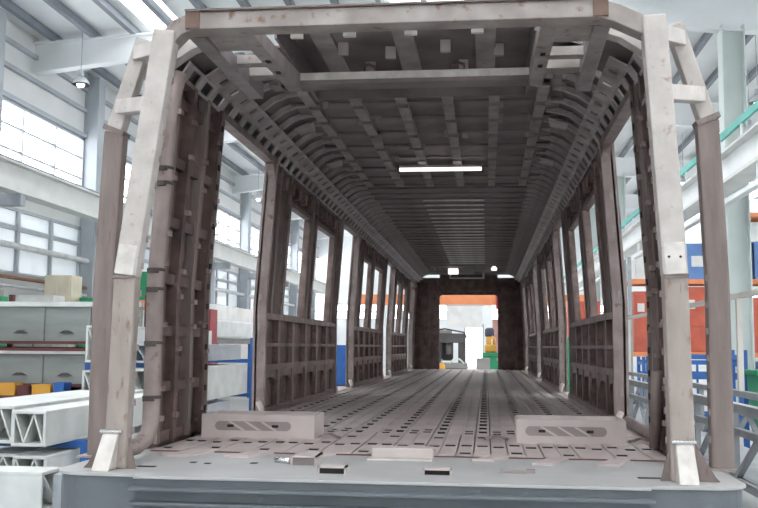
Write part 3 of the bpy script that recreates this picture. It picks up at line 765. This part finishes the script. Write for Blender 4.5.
# bright lamps and bracket bar near the far end
for x, w, mm in ((-0.30, 0.22, 'tubeglow'), (0.06, 0.2, 'greymachine')):
    MB().box(x-w/2, x+w/2, 17.2, 17.5, ZC-0.16, ZC-0.05).build('end_fitting', M[mm], roof)
for x in (-0.75, 0.62): MB().lathe([(0.0, 0), (0.06, 0.01), (0.07, 0.05), (0.03, 0.10)], (x, 17.0, ZC-0.12), 10).build('end_fitting', M['tubeglow'] if x > 0 else M['greymachine'], roof)
MB().box(-0.45, 0.40, 18.9, 18.95, ZC-0.16, ZC-0.13).box(-0.45, -0.41, 18.9, 18.95, ZC-0.13, ZC).box(0.36, 0.40, 18.9, 18.95, ZC-0.13, ZC).build('bracket_bar', M['bright'], roof)

# coves: slotted rails and curved ribs
P0, P1, P2 = (1.31, 2.10), (1.25, 2.19), (1.15, 2.25)
for s in (-1, 1):
    rail = MB(); thin = MB()
    def facet(m, a, b_, y0, y1, t0, t1, th=0.012):
        p = lambda t: (a[0]+(b_[0]-a[0])*t, a[1]+(b_[1]-a[1])*t)
        (xa, za), (xb, zb_) = p(t0), p(t1)
        m.hexa([(s*xa, y0, za), (s*xb, y0, zb_), (s*xb, y1, zb_), (s*xa, y1, za)], [(s*(xa+th*0.5), y0, za+th), (s*(xb+th*0.5), y0, zb_+th), (s*(xb+th*0.5), y1, zb_+th), (s*(xa+th*0.5), y1, za+th)])
    facet(rail, P0, P1, 1.0, L, 0, 0.16); facet(rail, P0, P1, 1.0, L, 0.84, 1.0)
    facet(thin, P1, P2, 1.3, L, 0.0, 0.25); facet(thin, P1, P2, 1.3, L, 0.75, 1.0)
    y = 1.0
    while y < L-0.2:
        facet(rail, P0, P1, y, y+0.10, 0.16, 0.84); y += 0.25
    y = 1.3
    while y < L-0.2:
        facet(thin, P1, P2, y, y+0.19, 0.25, 0.75); y += 0.25
    rail.build('slotted_rail', M['rooflite'], roof)
    thin.build('slotted_rail', M['rooflite'], roof)
    cv = MB()
    for (a, za), (b_, zb_) in zip([(1.17, 2.30), (1.08, 2.36), (0.98, 2.395)], [(1.08, 2.36), (0.98, 2.395), (0.92, 2.40)]):
        cv.hexa([(s*a, 1.62, za), (s*b_, 1.62, zb_), (s*b_, L, zb_), (s*a, L, za)], [(s*a, 1.62, za+0.01), (s*b_, 1.62, zb_+0.01), (s*b_, L, zb_+0.01), (s*a, L, za+0.01)])
    cv.build('cove_sheet', M['roof'], roof)
    rib = MB().path([(s*1.16, 0, 2.265), (s*1.08, 0, 2.325), (s*0.98, 0, 2.365), (s*0.90, 0, 2.375)], 0.035, 0.04, (0, 1, 0)).mesh('cove_rib', M['rooflite'])
    y = 1.75
    while y < L-0.3:
        link('cove_rib', rib, roof, (0, y, 0)); y += 0.31
    # light hanging plates
    for y in (3.1, 4.6):
        MB().hexa([(s*0.92, y, 2.33), (s*1.07, y, 2.285), (s*1.07, y+0.24, 2.285), (s*0.95, y+0.26, 2.325)], [(s*0.92, y, 2.338), (s*1.07, y, 2.293), (s*1.07, y+0.24, 2.293), (s*0.95, y+0.26, 2.333)]).build('hanging_plate', M['rooflite'], roof)
    # rounded cantrail above doors and panels (outside)
    ct = MB()
    ct.hexa([(s*1.31, 0.98, 2.10), (s*1.375, 0.98, 2.09), (s*1.375, L, 2.09), (s*1.31, L, 2.10)], [(s*1.31, 0.98, 2.125), (s*1.375, 0.98, 2.125), (s*1.375, L, 2.125), (s*1.31, L, 2.125)])
    ct.build('cantrail', M['walllite'], roof)

# ---- far end wall
ew = MB()
ew.box(-1.5, -0.73, L, L+0.06, 0.0, 2.3).box(0.73, 1.5, L, L+0.06, 0, 2.3).box(-0.73, 0.73, L, L+0.06, 1.87, 2.45)
for s in (-1, 1):
    r = 0.09
    pts = [(0, 0)]+[(r-r*math.sin(t_), r-r*math.cos(t_)) for t_ in [math.pi/2*j/5 for j in range(6)]]
    ew.prism(pts, lambda p, w_: (s*(0.73-p), L, 1.87-w_), lambda p, w_: (s*(0.73-p), L+0.06, 1.87-w_))
end = ew.build('end_wall', M['wall'], car)
for s in (-1, 1):
    for x in (0.78, 1.0, 1.22):
        MB().box(s*x-0.025, s*x+0.025, L-0.05, L, 0.0, 2.25).build('stiffener', M['wall'], end)
    for z in (0.4, 0.9, 1.4): MB().box(s*0.75, s*1.36, L-0.03, L, z, z+0.05).build('horizontal_rail', M['wall'], end)
MB().box(-0.9, 0.9, L-0.04, L, 1.95, 2.0).build('horizontal_rail', M['wall'], end)
MB().box(-0.73, 0.73, L-0.1, L+0.1, -0.02, 0.012).build('sill_plate', M['box'], end)

# ---- trestles under the car
for i, y in enumerate((2.6, 17.0)):
    for s in (-1, 1):
        t = thing('support_trestle', 'steel trestle holding up the train car shell', 'trestle', (s*1.0, y, G), 'trestles under the car shell')
        for dx in (-0.18, 0.18):
            for dy in (-0.18, 0.18):
                MB().path([(s*1.0+dx*1.5, y+dy*1.5, G), (s*1.0+dx, y+dy, -0.44)], 0.07, 0.07, (1, 0, 0)).build('leg', M['plat'], t)
        MB().box(s*1.0-0.25, s*1.0+0.25, y-0.25, y+0.25, -0.44, -0.36).build('top_plate', M['plat'], t)
        MB().box(s*1.0-0.24, s*1.0+0.24, y-0.02, y+0.02, -0.85, -0.80).build('brace', M['plat'], t)

# work light hung under the ceiling
wlgt = thing('work_light', 'long glowing work light fixed under the ceiling of the car', 'light', (0, 4.92, ZC-0.07))
MB().box(-0.41, 0.41, 4.90, 5.02, ZC-0.075, ZC-0.055).build('housing', M['box'], wlgt)
MB().tube([(-0.40, 4.92, ZC-0.092), (0.40, 4.92, ZC-0.092)], 0.018, 10).build('tube', M['tubeglow'], wlgt, smooth=True)
MB().box(-0.42, -0.40, 4.89, 5.02, ZC-0.11, ZC-0.05).box(0.40, 0.42, 4.89, 5.02, ZC-0.11, ZC-0.05).build('end_cap', M['rubber'], wlgt)

# ================================================================== LEFT SIDE STORAGE
def extrusion(x0, x1, y0, y1, z0, z1, label, group=None, mm='alu', webs=2, cat='extrusion', axis='y'):
    """hollow white profile with open lattice ends"""
    o = thing('aluminium_extrusion', label, cat, ((x0+x1)/2, (y0+y1)/2, z0), group)
    t = 0.035
    if axis == 'y':
        m = MB().box(x0, x1, y0, y1, z0, z0+t).box(x0, x1, y0, y1, z1-t, z1).box(x0, x0+t, y0, y1, z0+t, z1-t).box(x1-t, x1, y0, y1, z0+t, z1-t)
        m.build('shell', M[mm], o, bevel=0.008)
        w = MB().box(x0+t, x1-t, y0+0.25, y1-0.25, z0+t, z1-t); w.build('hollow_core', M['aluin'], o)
        for k in range(webs+1):
            a = x0+t+(x1-x0-2*t)*k/(webs+1); b_ = x0+t+(x1-x0-2*t)*(k+1)/(webs+1)
            pa, pb = ((a, z0+t), (b_, z1-t)) if k % 2 else ((a, z1-t), (b_, z0+t))
            MB().path([(pa[0], y0+0.12, pa[1]), (pb[0], y0+0.12, pb[1])], 0.24, 0.018, (0, 1, 0)).build('web', M[mm], o)
            MB().path([(pa[0], y1-0.12, pa[1]), (pb[0], y1-0.12, pb[1])], 0.24, 0.018, (0, 1, 0)).build('web', M[mm], o)
    else:
        m = MB().box(x0, x1, y0, y1, z0, z0+t).box(x0, x1, y0, y1, z1-t, z1).box(x0, x1, y0, y0+t, z0+t, z1-t).box(x0, x1, y1-t, y1, z0+t, z1-t)
        m.build('shell', M[mm], o, bevel=0.008)
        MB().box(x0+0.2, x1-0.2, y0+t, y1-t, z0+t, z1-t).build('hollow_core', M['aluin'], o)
        MB().path([(x1-0.1, y0+t, z1-t), (x1-0.1, y1-t, z0+t)], 0.2, 0.018, (1, 0, 0)).build('web', M[mm], o)
    return o

def stock_rack(y_list, x0, x1, levels, label, ztop_):
    r = thing('stock_rack', label, 'rack', ((x0+x1)/2, sum(y_list)/len(y_list), G))
    for y in y_list:
        MB().box(x1, x1+0.10, y-0.05, y+0.05, G, ztop_).build('upright', M['blue'], r)
        MB().box(x0-0.10, x0, y-0.05, y+0.05, G, ztop_).build('upright', M['blue'], r)
        for z in levels: MB().box(x0, x1, y-0.05, y+0.05, z-0.08, z).build('arm', M['blue'], r)
        MB().box(x0-0.2, x1+0.2, y-0.12, y+0.12, G, G+0.04).build('foot', M['blue'], r)
    for z in levels[:2]: MB().box(x0-0.09, x0-0.01, y_list[0], y_list[-1], z-0.08, z).build('side_rail', M['blue'], r)
    return r
stock_rack([6.1, 8.9], -5.75, -4.05, [-0.92, -0.50], 'low blue rack with long white profiles beside the cab end', -0.50)
grp = 'white profiles on the low blue rack'
extrusion(-4.50, -4.12, 5.35, 9.4, -0.50, -0.13, 'white hollow profile with lattice end on the top arms, outermost towards the car')
extrusion(-5.05, -4.60, 5.6, 9.6, -0.50, -0.10, 'white hollow profile on the top arms of the low rack, in the middle')
extrusion(-5.65, -5.15, 5.7, 9.6, -0.50, -0.12, 'white hollow profile on the top arms of the low rack, beside the hall wall side')
extrusion(-4.50, -4.12, 5.40, 9.4, -0.92, -0.60, 'white hollow profile with lattice end on the lower arms, under the outermost one')
extrusion(-5.05, -4.60, 5.7, 9.6, -0.92, -0.62, 'white hollow profile on the lower arms of the low rack, second from the car')
# nearest beam across on two trestles
extrusion(-5.4, -3.66, 4.35, 4.75, -1.0, -0.62, 'wrapped white box beam lying crosswise on two blue bearers', axis='x')
for x in (-4.9, -4.0):
    b = MB().box(x-0.06, x+0.06, 4.2, 4.9, G, -1.0); b.box(x-0.10, x+0.10, 4.15, 4.25, G, -1.06).box(x-0.10, x+0.10, 4.85, 4.95, G, -1.06)
    tag(b.build('bearer_block', M['blue']), 'blue steel bearer under the crosswise white beam', 'bearer', 'blue bearers')
MB_ = MB().box(-3.62, -3.54, 4.5, 4.62, G, -0.66).box(-3.68, -3.48, 4.42, 4.70, G, G+0.05)
tag(MB_.build('stop_post', M['alugrey']), 'short grey stop post at the end of the crosswise beam', 'post')

stock_rack([10.6, 15.30], -5.9, -4.47, [-0.80, -0.42, 0.28], 'tall blue rack of long profiles seen through the first doorway', 0.72)
extrusion(-5.05, -4.50, 10.0, 15.2, -0.42, 0.19, 'large white box profile on the middle arms of the tall blue rack')
extrusion(-5.05, -4.52, 10.0, 13.9, -0.80, -0.50, 'grey aluminium profile on the bottom arms of the tall blue rack', mm='alugrey')
extrusion(-5.05, -4.52, 10.2, 14.7, 0.28, 0.58, 'pale grey profile on the top arms of the tall blue rack', mm='alugrey')
extrusion(-5.85, -5.25, 10.2, 15.1, 0.28, 0.86, 'white box profile on the top arms of the tall rack, away from the car')
extrusion(-5.8, -5.15, 10.0, 15.1, -0.42, 0.16, 'white box profile on the middle arms of the tall rack, away from the car')
# red cabinet and white slab behind it
c = thing('red_cabinet', 'dark red steel cabinet standing behind the tall blue rack', 'cabinet', (-6.05, 16.45, G))
MB().box(-6.45, -5.62, 16.2, 16.75, G+0.05, 1.36).build('body', M['red'], c, bevel=0.01)
for a_, b_ in ((-6.42, -6.05), (-6.02, -5.65)): MB().box(a_, b_, 16.18, 16.2, G+0.1, 1.31).build('door', M['red'], c)
MB().box(-6.4, -5.67, 16.22, 16.72, G, G+0.05).build('plinth', M['dkmachine'], c)
c = thing('wrapped_slab', 'long white wrapped roof section on trestles behind the red cabinet', 'roof section', (-6.6, 22, G))
MB().box(-7.6, -5.75, 17.2, 27.5, 0.72, 1.16).build('slab', M['alu'], c, bevel=0.06)
MB().box(-7.5, -5.85, 17.3, 27.4, 0.60, 0.72).build('base_frame', M['greymachine'], c)
for y in (18.2, 22.3, 26.4):
    for x in (-7.3, -6.05): MB().box(x-0.05, x+0.05, y-0.05, y+0.05, G, 0.60).build('leg', M['blue'], c)
# long wall panels on a red oxide rack
r = thing('panel_rack', 'red oxide storage rack holding two long grey green wall panels', 'rack', (-9.2, 14.6, G))
for x in (-11.6, -9.6, -7.6, -6.6):
    MB().box(x-0.05, x+0.05, 14.9, 15.0, G, 1.6).build('upright', M['oxide'], r)
    MB().box(x-0.05, x+0.05, 13.9, 14.0, G, -0.46).build('upright', M['oxide'], r)
for z in (-0.46, -0.24, 0.48, 0.62):
    MB().box(-11.8, -6.4, 14.2 if z != -0.46 else 13.8, 15.0, z-0.06, z).build('shelf', M['oxide'], r)
MB().box(-11.8, -6.4, 14.93, 14.98, G+0.3, 0.5).build('back_sheet', M['dkmachine'], r)
for z0, z1, lab in ((0.62, 1.42, 'upper long grey green wall panel with white top rim'), (-0.24, 0.46, 'lower long grey green wall panel with white top rim')):
    p = thing('wall_panel_section', lab, 'panel', (-9.1, 14.35, z0))
    MB().box(-11.7, -6.5, 14.32, 14.40, z0, z1).build('sheet', M['greenpanel'], p)
    MB().box(-11.7, -6.5, 14.22, 14.44, z1-0.10, z1).build('rim', M['alu'], p, bevel=0.008)
    for x in [-11.5+0.98*k for k in range(6)]: MB().box(x-0.03, x+0.03, 14.27, 14.32, z0, z1-0.1).build('stiffener', M['greenpanel'], p)
    for x in [-11.0+0.98*k for k in range(5)]:
        MB().hexa([(x-0.16, 14.28, z0+0.16), (x+0.16, 14.28, z0+0.16), (x+0.16, 14.32, z0+0.16), (x-0.16, 14.32, z0+0.16)], [(x-0.05, 14.28, z0+0.22), (x+0.05, 14.28, z0+0.22), (x+0.05, 14.32, z0+0.22), (x-0.05, 14.32, z0+0.22)]).build('step_bracket', M['dkmachine'], p)
# crates on the bottom shelf
for x, mm, w, h, lab in ((-9.05, 'amber', 0.36, 0.24, 'amber plastic crate at the end of the bottom shelf'), (-8.32, 'amber', 0.38, 0.22, 'amber plastic crate beside the small blue crate'), (-7.96, 'blue', 0.22, 0.26, 'small blue crate on the bottom rack shelf'), (-8.70, 'oxide', 0.24, 0.2, 'dark red crate between two amber crates')):
    c = thing('crate', lab, 'crate', (x, 13.95, -0.46))
    t = 0.02
    MB().box(x-w/2, x+w/2, 13.82, 14.16, -0.46, -0.44).box(x-w/2, x+w/2, 13.82, 13.84, -0.44, -0.46+h).box(x-w/2, x+w/2, 14.14, 14.16, -0.44, -0.46+h).box(x-w/2, x-w/2+t, 13.84, 14.14, -0.44, -0.46+h).box(x+w/2-t, x+w/2, 13.84, 14.14, -0.44, -0.46+h).build('body', M[mm], c)
    MB().box(x-w/2-0.01, x+w/2+0.01, 13.81, 13.83, -0.46+h-0.03, -0.46+h).build('rim', M[mm], c)
# machines along the window wall
def cabinet(name, lab, cat, x0, x1, y0, y1, z1, mm, door=True, top=None):
    c = thing(name, lab, cat, ((x0+x1)/2, (y0+y1)/2, G))
    MB().box(x0, x1, y0, y1, G+0.06, z1).build('body', M[mm], c, bevel=0.015)
    MB().box(x0+0.04, x1-0.04, y0+0.04, y1-0.04, G, G+0.06).build('plinth', M['dkmachine'], c)
    if door:
        xm = (x0+x1)/2
        MB().box(x0+0.06, xm-0.02, y0-0.02, y0, G+0.15, z1-0.1).build('door', M[mm], c); d = MB().box(xm+0.02, x1-0.06, y0-0.02, y0, G+0.15, z1-0.1).build('door', M[mm], c)
        MB().box(xm+0.05, xm+0.08, y0-0.05, y0-0.02, 0.3, 0.6).build('handle', M['dkmachine'], d)
    if top: MB().box(x0+0.1, x1-0.1, y0+0.1, y1-0.1, z1, z1+0.2).build('top_unit', M[top], c)
    return c
cabinet('machine_cabinet', 'tall cream machine cabinet under the lower windows', 'machine', -13.6, -12.7, 24.6, 25.4, 2.75, 'cream')
cabinet('machine_cabinet', 'green machine next to the tall cream cabinet', 'machine', -12.6, -12.0, 25.0, 25.8, 2.05, 'green')
cabinet('machine_cabinet', 'dark grey machine with a pale top by the window wall', 'machine', -13.5, -12.2, 22.4, 23.4, 1.8, 'greymachine', top='whitebin')
cabinet('machine_cabinet', 'green and grey machine standing by the window wall under the pipes', 'machine', -14.0, -13.2, 20.8, 21.6, 1.9, 'green', top='greymachine')
c = cabinet('machine_cabinet', 'bright green cabinet with orange and white bands near the window wall', 'machine', -11.9, -10.8, 27.6, 28.6, 3.1, 'green', door=False)
MB().box(-11.92, -10.78, 27.57, 27.6, 1.75, 2.1).build('band', M['orange'], c); MB().box(-11.92, -10.78, 27.57, 27.6, 1.3, 1.75).build('band', M['whitebin'], c)
cabinet('machine_cabinet', 'long white machine housing behind the wrapped roof section', 'machine', -10.6, -8.4, 26, 32, 1.9, 'whitebin')
cabinet('machine_cabinet', 'dark red machine with a white top seen through the second doorway', 'machine', -6.3, -5.2, 29, 31, 0.9, 'red', top='whitebin')
cabinet('machine_cabinet', 'blue machine frame behind the second doorway', 'machine', -4.9, -3.9, 21, 23, 0.4, 'blue')
cabinet('machine_cabinet', 'blue steel workbench behind the third doorway', 'machine', -6.6, -4.4, 36, 38, 0.6, 'blue')

# ================================================================== RIGHT SIDE
pl = thing('work_platform', 'grey steel truss platform with ivory handrail alongside the car', 'platform', (2.85, 10, G))
X0, X1 = 2.60, 3.3
for x in (X0, X1):
    MB().box(x-0.04, x+0.04, 1.5, 19.5, 0.03, 0.10).build('top_chord', M['plat'], pl)
    MB().box(x-0.03, x+0.03, 1.5, 19.5, -0.17, -0.11).build('middle_chord', M['plat'], pl)
    MB().box(x-0.04, x+0.04, 1.5, 19.5, -0.60, -0.53).build('bottom_chord', M['plat'], pl)
    for k in range(24):
        y = 1.5+0.75*k
        a, b_ = ((y, -0.14), (y+0.75, -0.56)) if k % 2 else ((y, -0.56), (y+0.75, -0.14))
        MB().path([(x, a[0], a[1]), (x, b_[0], b_[1])], 0.05, 0.04, (1, 0, 0)).build('diagonal', M['plat'], pl)
        if k % 2 == 0: MB().box(x-0.025, x+0.025, y-0.025, y+0.025, -0.55, 0.06).build('upright', M['plat'], pl)
MB().box(X0, X1, 1.5, 19.5, -0.545, -0.52).build('deck', M['plat'], pl)
for y in (1.7, 7.5, 13.3, 19.2):
    for x in (X0, X1): MB().box(x-0.05, x+0.05, y-0.05, y+0.05, G, -0.6).build('leg', M['plat'], pl)
MB().box(X1-0.03, X1+0.03, 1.5, 19.5, 1.14, 1.20).build('handrail', M['railwhite'], pl)
for y in (1.6, 4.2, 7.0, 9.8, 12.6, 15.4, 18.2): MB().box(X1-0.03, X1+0.03, y-0.03, y+0.03, 0.10, 1.14).build('handrail_post', M['railwhite'], pl)

# blue frames
def blue_frame(x0, x1, y, z1, lab):
    o = thing('blue_stillage', lab, 'stillage', ((x0+x1)/2, y+0.4, G), None)
    for x in (x0, x1):
        for yy in (y, y+0.8): MB().box(x-0.04, x+0.04, yy-0.04, yy+0.04, G, z1).build('post', M['blue'], o)
        MB().box(x-0.03, x+0.03, y, y+0.8, z1-0.2, z1-0.12).build('side_rail', M['blue'], o)
    for z in (z1-0.12, z1-0.42, -0.8):
        for yy in (y, y+0.8): MB().box(x0, x1, yy-0.03, yy+0.03, z-0.04, z+0.04).build('rail', M['blue'], o)
    n = int((x1-x0)/0.8)
    for k in range(1, n): MB().box(x0+(x1-x0)*k/n-0.02, x0+(x1-x0)*k/n+0.02, y-0.02, y+0.02, -0.8, z1-0.15).build('bar', M['blue'], o)
    return o
blue_frame(3.7, 4.7, 12.2, 0.55, 'blue steel stillage beside the green bin')
blue_frame(3.9, 5.6, 16.0, 0.40, 'low blue steel stillage in front of the red crates')
blue_frame(4.4, 6.2, 20.5, 0.35, 'blue steel stillage in the middle of the aisle')
c = thing('waste_bin', 'green wheeled bin standing in the aisle beside the platform', 'bin', (5.0, 11.6, G))
MB().hexa([(4.72, 11.4, G+0.1), (5.2, 11.4, G+0.1), (5.2, 11.9, G+0.1), (4.72, 11.9, G+0.1)], [(4.66, 11.3, 0.15), (5.28, 11.3, 0.15), (5.28, 11.98, 0.15), (4.66, 11.98, 0.15)]).build('body', M['green'], c, bevel=0.02)
MB().box(4.63, 5.31, 11.27, 12.0, 0.15, 0.24).build('lid', M['green'], c, bevel=0.02)
for x in (4.78, 5.14): MB().tube([(x-0.03, 11.8, G+0.1), (x+0.03, 11.8, G+0.1)], 0.1, 12).build('wheel', M['rubber'], c)

# pallet rack with crates on the right
pr_ = thing('pallet_rack', 'tall pallet rack with orange beams behind the hall columns', 'rack', (10, 28.5, G))
for x in (5.2, 6.85, 7.95, 10.4, 12.8, 15.3):
    for y in (28.0, 29.1): MB().box(x-0.06, x+0.06, y-0.05, y+0.05, G, 5.4 if x > 7 else 3.6).build('upright', M['plat'], pr_)
lv = [0.45, 2.85, 5.05]
for (a, b_) in ((5.2, 6.85), (6.85, 7.95), (7.95, 10.4), (10.4, 12.8), (12.8, 15.3)):
    for z in (lv if a > 7 else lv[:2]):
        for y in (27.95, 29.15): MB().box(a+0.06, b_-0.06, y-0.03, y+0.03, z-0.16, z).build('beam', M['orange'], pr_)
        MB().box(a+0.06, b_-0.06, 28.0, 29.1, z-0.03, z).build('shelf_board', M['greymachine'], pr_)
def rcrate(x0, x1, z0, h, mm, lab):
    c = thing('storage_box', lab, 'box', ((x0+x1)/2, 28.5, z0))
    MB().box(x0, x1, 28.05, 29.0, z0, z0+h).build('body', M[mm], c, bevel=0.02)
    MB().box(x0-0.01, x1+0.01, 28.03, 29.02, z0+h-0.12, z0+h).build('rim', M[mm], c)
    if mm == 'redor':
        for k in range(3): MB().box(x0+0.04, x1-0.04, 28.01, 28.05, z0+h*(0.15+0.25*k), z0+h*(0.15+0.25*k)+0.07).build('slat', M['redor'], c)
        MB().box(x0+0.1, x0+0.32, 28.0, 28.05, z0+h*0.66, z0+h*0.8).build('panel', M['whitebin'], c)
    if mm == 'bluebin': MB().box((x0+x1)/2-0.2, (x0+x1)/2+0.2, 28.02, 28.05, z0+h*0.35, z0+h*0.65).build('panel', M['whitebin'], c)
rcrate(8.1, 9.15, 2.85, 1.25, 'bluebin', 'blue box on the middle shelf beside the rack upright')
rcrate(9.25, 10.25, 2.85, 1.25, 'bluebin', 'blue box on the middle shelf, next to a blue box')
rcrate(10.6, 11.8, 2.85, 1.1, 'bluebin', 'blue box on the middle shelf beyond the third upright')
rcrate(7.1, 7.75, 2.85, 1.2, 'bluebin', 'narrow blue box on the middle shelf of the narrow bay')
rcrate(5.4, 6.6, 2.85, 0.7, 'whitebin', 'white box on the middle shelf at the end of the rack')
rcrate(5.35, 6.0, 0.45, 2.0, 'redor', 'tall red box on the low shelf at the rack end')
rcrate(6.1, 6.75, 0.45, 2.1, 'redor', 'tall red box on the low shelf next to another red box')
rcrate(6.98, 7.82, 0.45, 2.15, 'redor', 'wide red box on the low shelf of the narrow bay')
rcrate(8.1, 8.7, 0.45, 1.5, 'whitebin', 'narrow white box on the low shelf')
rcrate(8.8, 9.5, 0.45, 1.8, 'redor', 'narrow red box on the low shelf beside the white one')
rcrate(9.6, 10.25, 0.45, 1.2, 'bluebin', 'short blue box on the low shelf beside the narrow red box')
rcrate(10.6, 12.0, 0.45, 1.6, 'bluebin', 'blue box on the low shelf beyond the third upright')
rcrate(8.1, 9.1, G, 1.35, 'greymachine', 'grey box on the floor under the pallet rack')
rcrate(9.3, 10.2, G, 1.3, 'bluebin', 'blue box on the floor under the pallet rack')
cabinet('machine_cabinet', 'green machine by the far right doorways', 'machine', 3.0, 4.4, 27, 28, 0.9, 'green')
cabinet('machine_cabinet', 'white machine housing standing past the platform end', 'machine', 3.6, 4.6, 24, 25, 0.2, 'whitebin')
cabinet('machine_cabinet', 'red machine tower beyond the far right doorways', 'machine', 4.0, 5.4, 38, 39, 2.6, 'redor')

# ================================================================== SEEN THROUGH THE FAR OPENING
cr = thing('gantry_crane', 'orange gantry crane spanning the hall beyond the car', 'crane', (-2, 56, G))
MB().box(-8.2, 6.6, 55.7, 56.3, 3.2, 3.85).build('bridge_beam', M['orange'], cr, bevel=0.02)
for x in (-7.8, 6.2):
    for y in (54.8, 57.2): MB().path([(x, y, G+0.3), (x, 56, 3.22)], 0.25, 0.25, (1, 0, 0)).build('leg', M['orange'], cr)
    MB().box(x-0.2, x+0.2, 54.4, 57.6, G, G+0.3).build('end_carriage', M['orange'], cr)
MB().box(1.05, 1.75, 55.55, 56.45, 2.95, 3.9).build('hoist', M['red'], cr)
c = thing('machine_press', 'dark portal press with a pale gap beyond the open car end', 'machine', (-1.15, 34.5, G))
MB().box(-1.85, -1.35, 34.0, 35.0, G, 0.75).build('left_column', M['dkmachine'], c, bevel=0.02)
MB().box(-0.68, -0.40, 34.0, 35.0, G, 0.95).build('right_column', M['dkmachine'], c, bevel=0.02)
MB().box(-1.85, -0.40, 33.95, 35.0, 0.72, 1.10).build('crosshead', M['dkmachine'], c, bevel=0.04)
MB().box(-1.75, -0.95, 34.1, 34.9, 1.10, 1.24).build('top_unit', M['greymachine'], c, bevel=0.04)
MB().tube([(-1.05, 34.4, 0.72), (-1.05, 34.4, 0.25)], 0.14, 14).build('ram', M['greymachine'], c, smooth=True)
MB().box(-1.36, -0.9, 34.6, 34.7, 0.0, 0.72).build('rear_guard', M['dkmachine'], c)
MB().box(-1.95, -0.30, 33.5, 34.9, -0.28, -0.08).build('table', M['greymachine'], c, bevel=0.02)
MB().box(-1.9, -0.35, 33.6, 34.8, G, -0.28).build('base', M['dkmachine'], c)
MB().tube([(-1.95, 33.9, 1.18), (-1.2, 33.9, 1.28), (-0.45, 33.9, 1.14), (-0.3, 33.9, 0.9)], 0.03, 8).build('hose', M['rubber'], c, smooth=True)
MB().tube([(-1.0, 33.45, -0.1), (-0.85, 33.45, 0.06), (-0.6, 33.45, 0.08), (-0.42, 33.45, -0.1)], 0.035, 8).build('handle', M['alu'], c, smooth=True)
c = thing('machine_press', 'yellow machine with green frame beyond the open car end', 'machine', (0.72, 34.5, G))
MB().box(0.30, 1.15, 34.0, 35.0, G, 0.22).build('base', M['green'], c, bevel=0.02)
MB().box(0.30, 1.10, 33.95, 34.1, 0.22, 0.34).build('front_beam', M['green'], c)
MB().box(0.92, 1.02, 34.0, 34.15, 0.34, 0.85).build('post', M['green'], c)
MB().box(0.38, 0.84, 34.2, 34.8, 0.34, 0.66).build('gear_housing', M['amber'], c, bevel=0.05)
MB().box(0.44, 0.66, 34.2, 34.8, 0.66, 0.98).build('upper_unit', M['amber'], c, bevel=0.04)
MB().tube([(0.74, 34.4, 0.6), (0.78, 34.3, 0.85), (0.66, 34.3, 1.0)], 0.05, 10).build('pipe', M['amber'], c, smooth=True)
MB().lathe([(0.17, 0), (0.19, 0.05), (0.19, 0.28), (0.12, 0.36), (0.0, 0.36)], (0.58, 34.5, 0.98), 14).build('motor', M['navy'], c, smooth=True)
MB().box(0.85, 1.10, 33.98, 34.0, 0.02, 0.14).build('name_plate', M['pink'], c)
cabinet('machine_cabinet', 'small grey control box in front of the yellow machine', 'machine', 0.08, 0.58, 31, 31.5, 0.16, 'greymachine', door=False)
cabinet('machine_cabinet', 'dusty pink column casing behind the yellow machine', 'machine', 0.75, 1.7, 42, 43, 1.9, 'pink', door=False)
c = thing('gas_bottle', 'small amber gas bottle near the car end', 'bottle', (-1.15, 30.0, G))
MB().lathe([(0.12, 0), (0.13, 0.05), (0.13, 0.95), (0.10, 1.08), (0.03, 1.14), (0.0, 1.14)], (-1.15, 30, G), 14).build('body', M['amber'], c, smooth=True)
MB().lathe([(0.03, 0), (0.03, 0.12), (0.0, 0.12)], (-1.15, 30, G+1.14), 8).build('valve', M['chrome'], c)
s_ = thing('hanging_sheet', 'pale sheet screen hung from the gantry beam', 'screen', (-1.1, 55.6, 1.5))
MB().box(-2.0, 0.2, 55.58, 55.62, 1.75, 3.15).build('sheet', M['whitebin'], s_)
MB().tube([(-2.1, 55.6, 3.17), (0.3, 55.6, 3.17)], 0.04, 8).build('rod', M['mull'], s_)
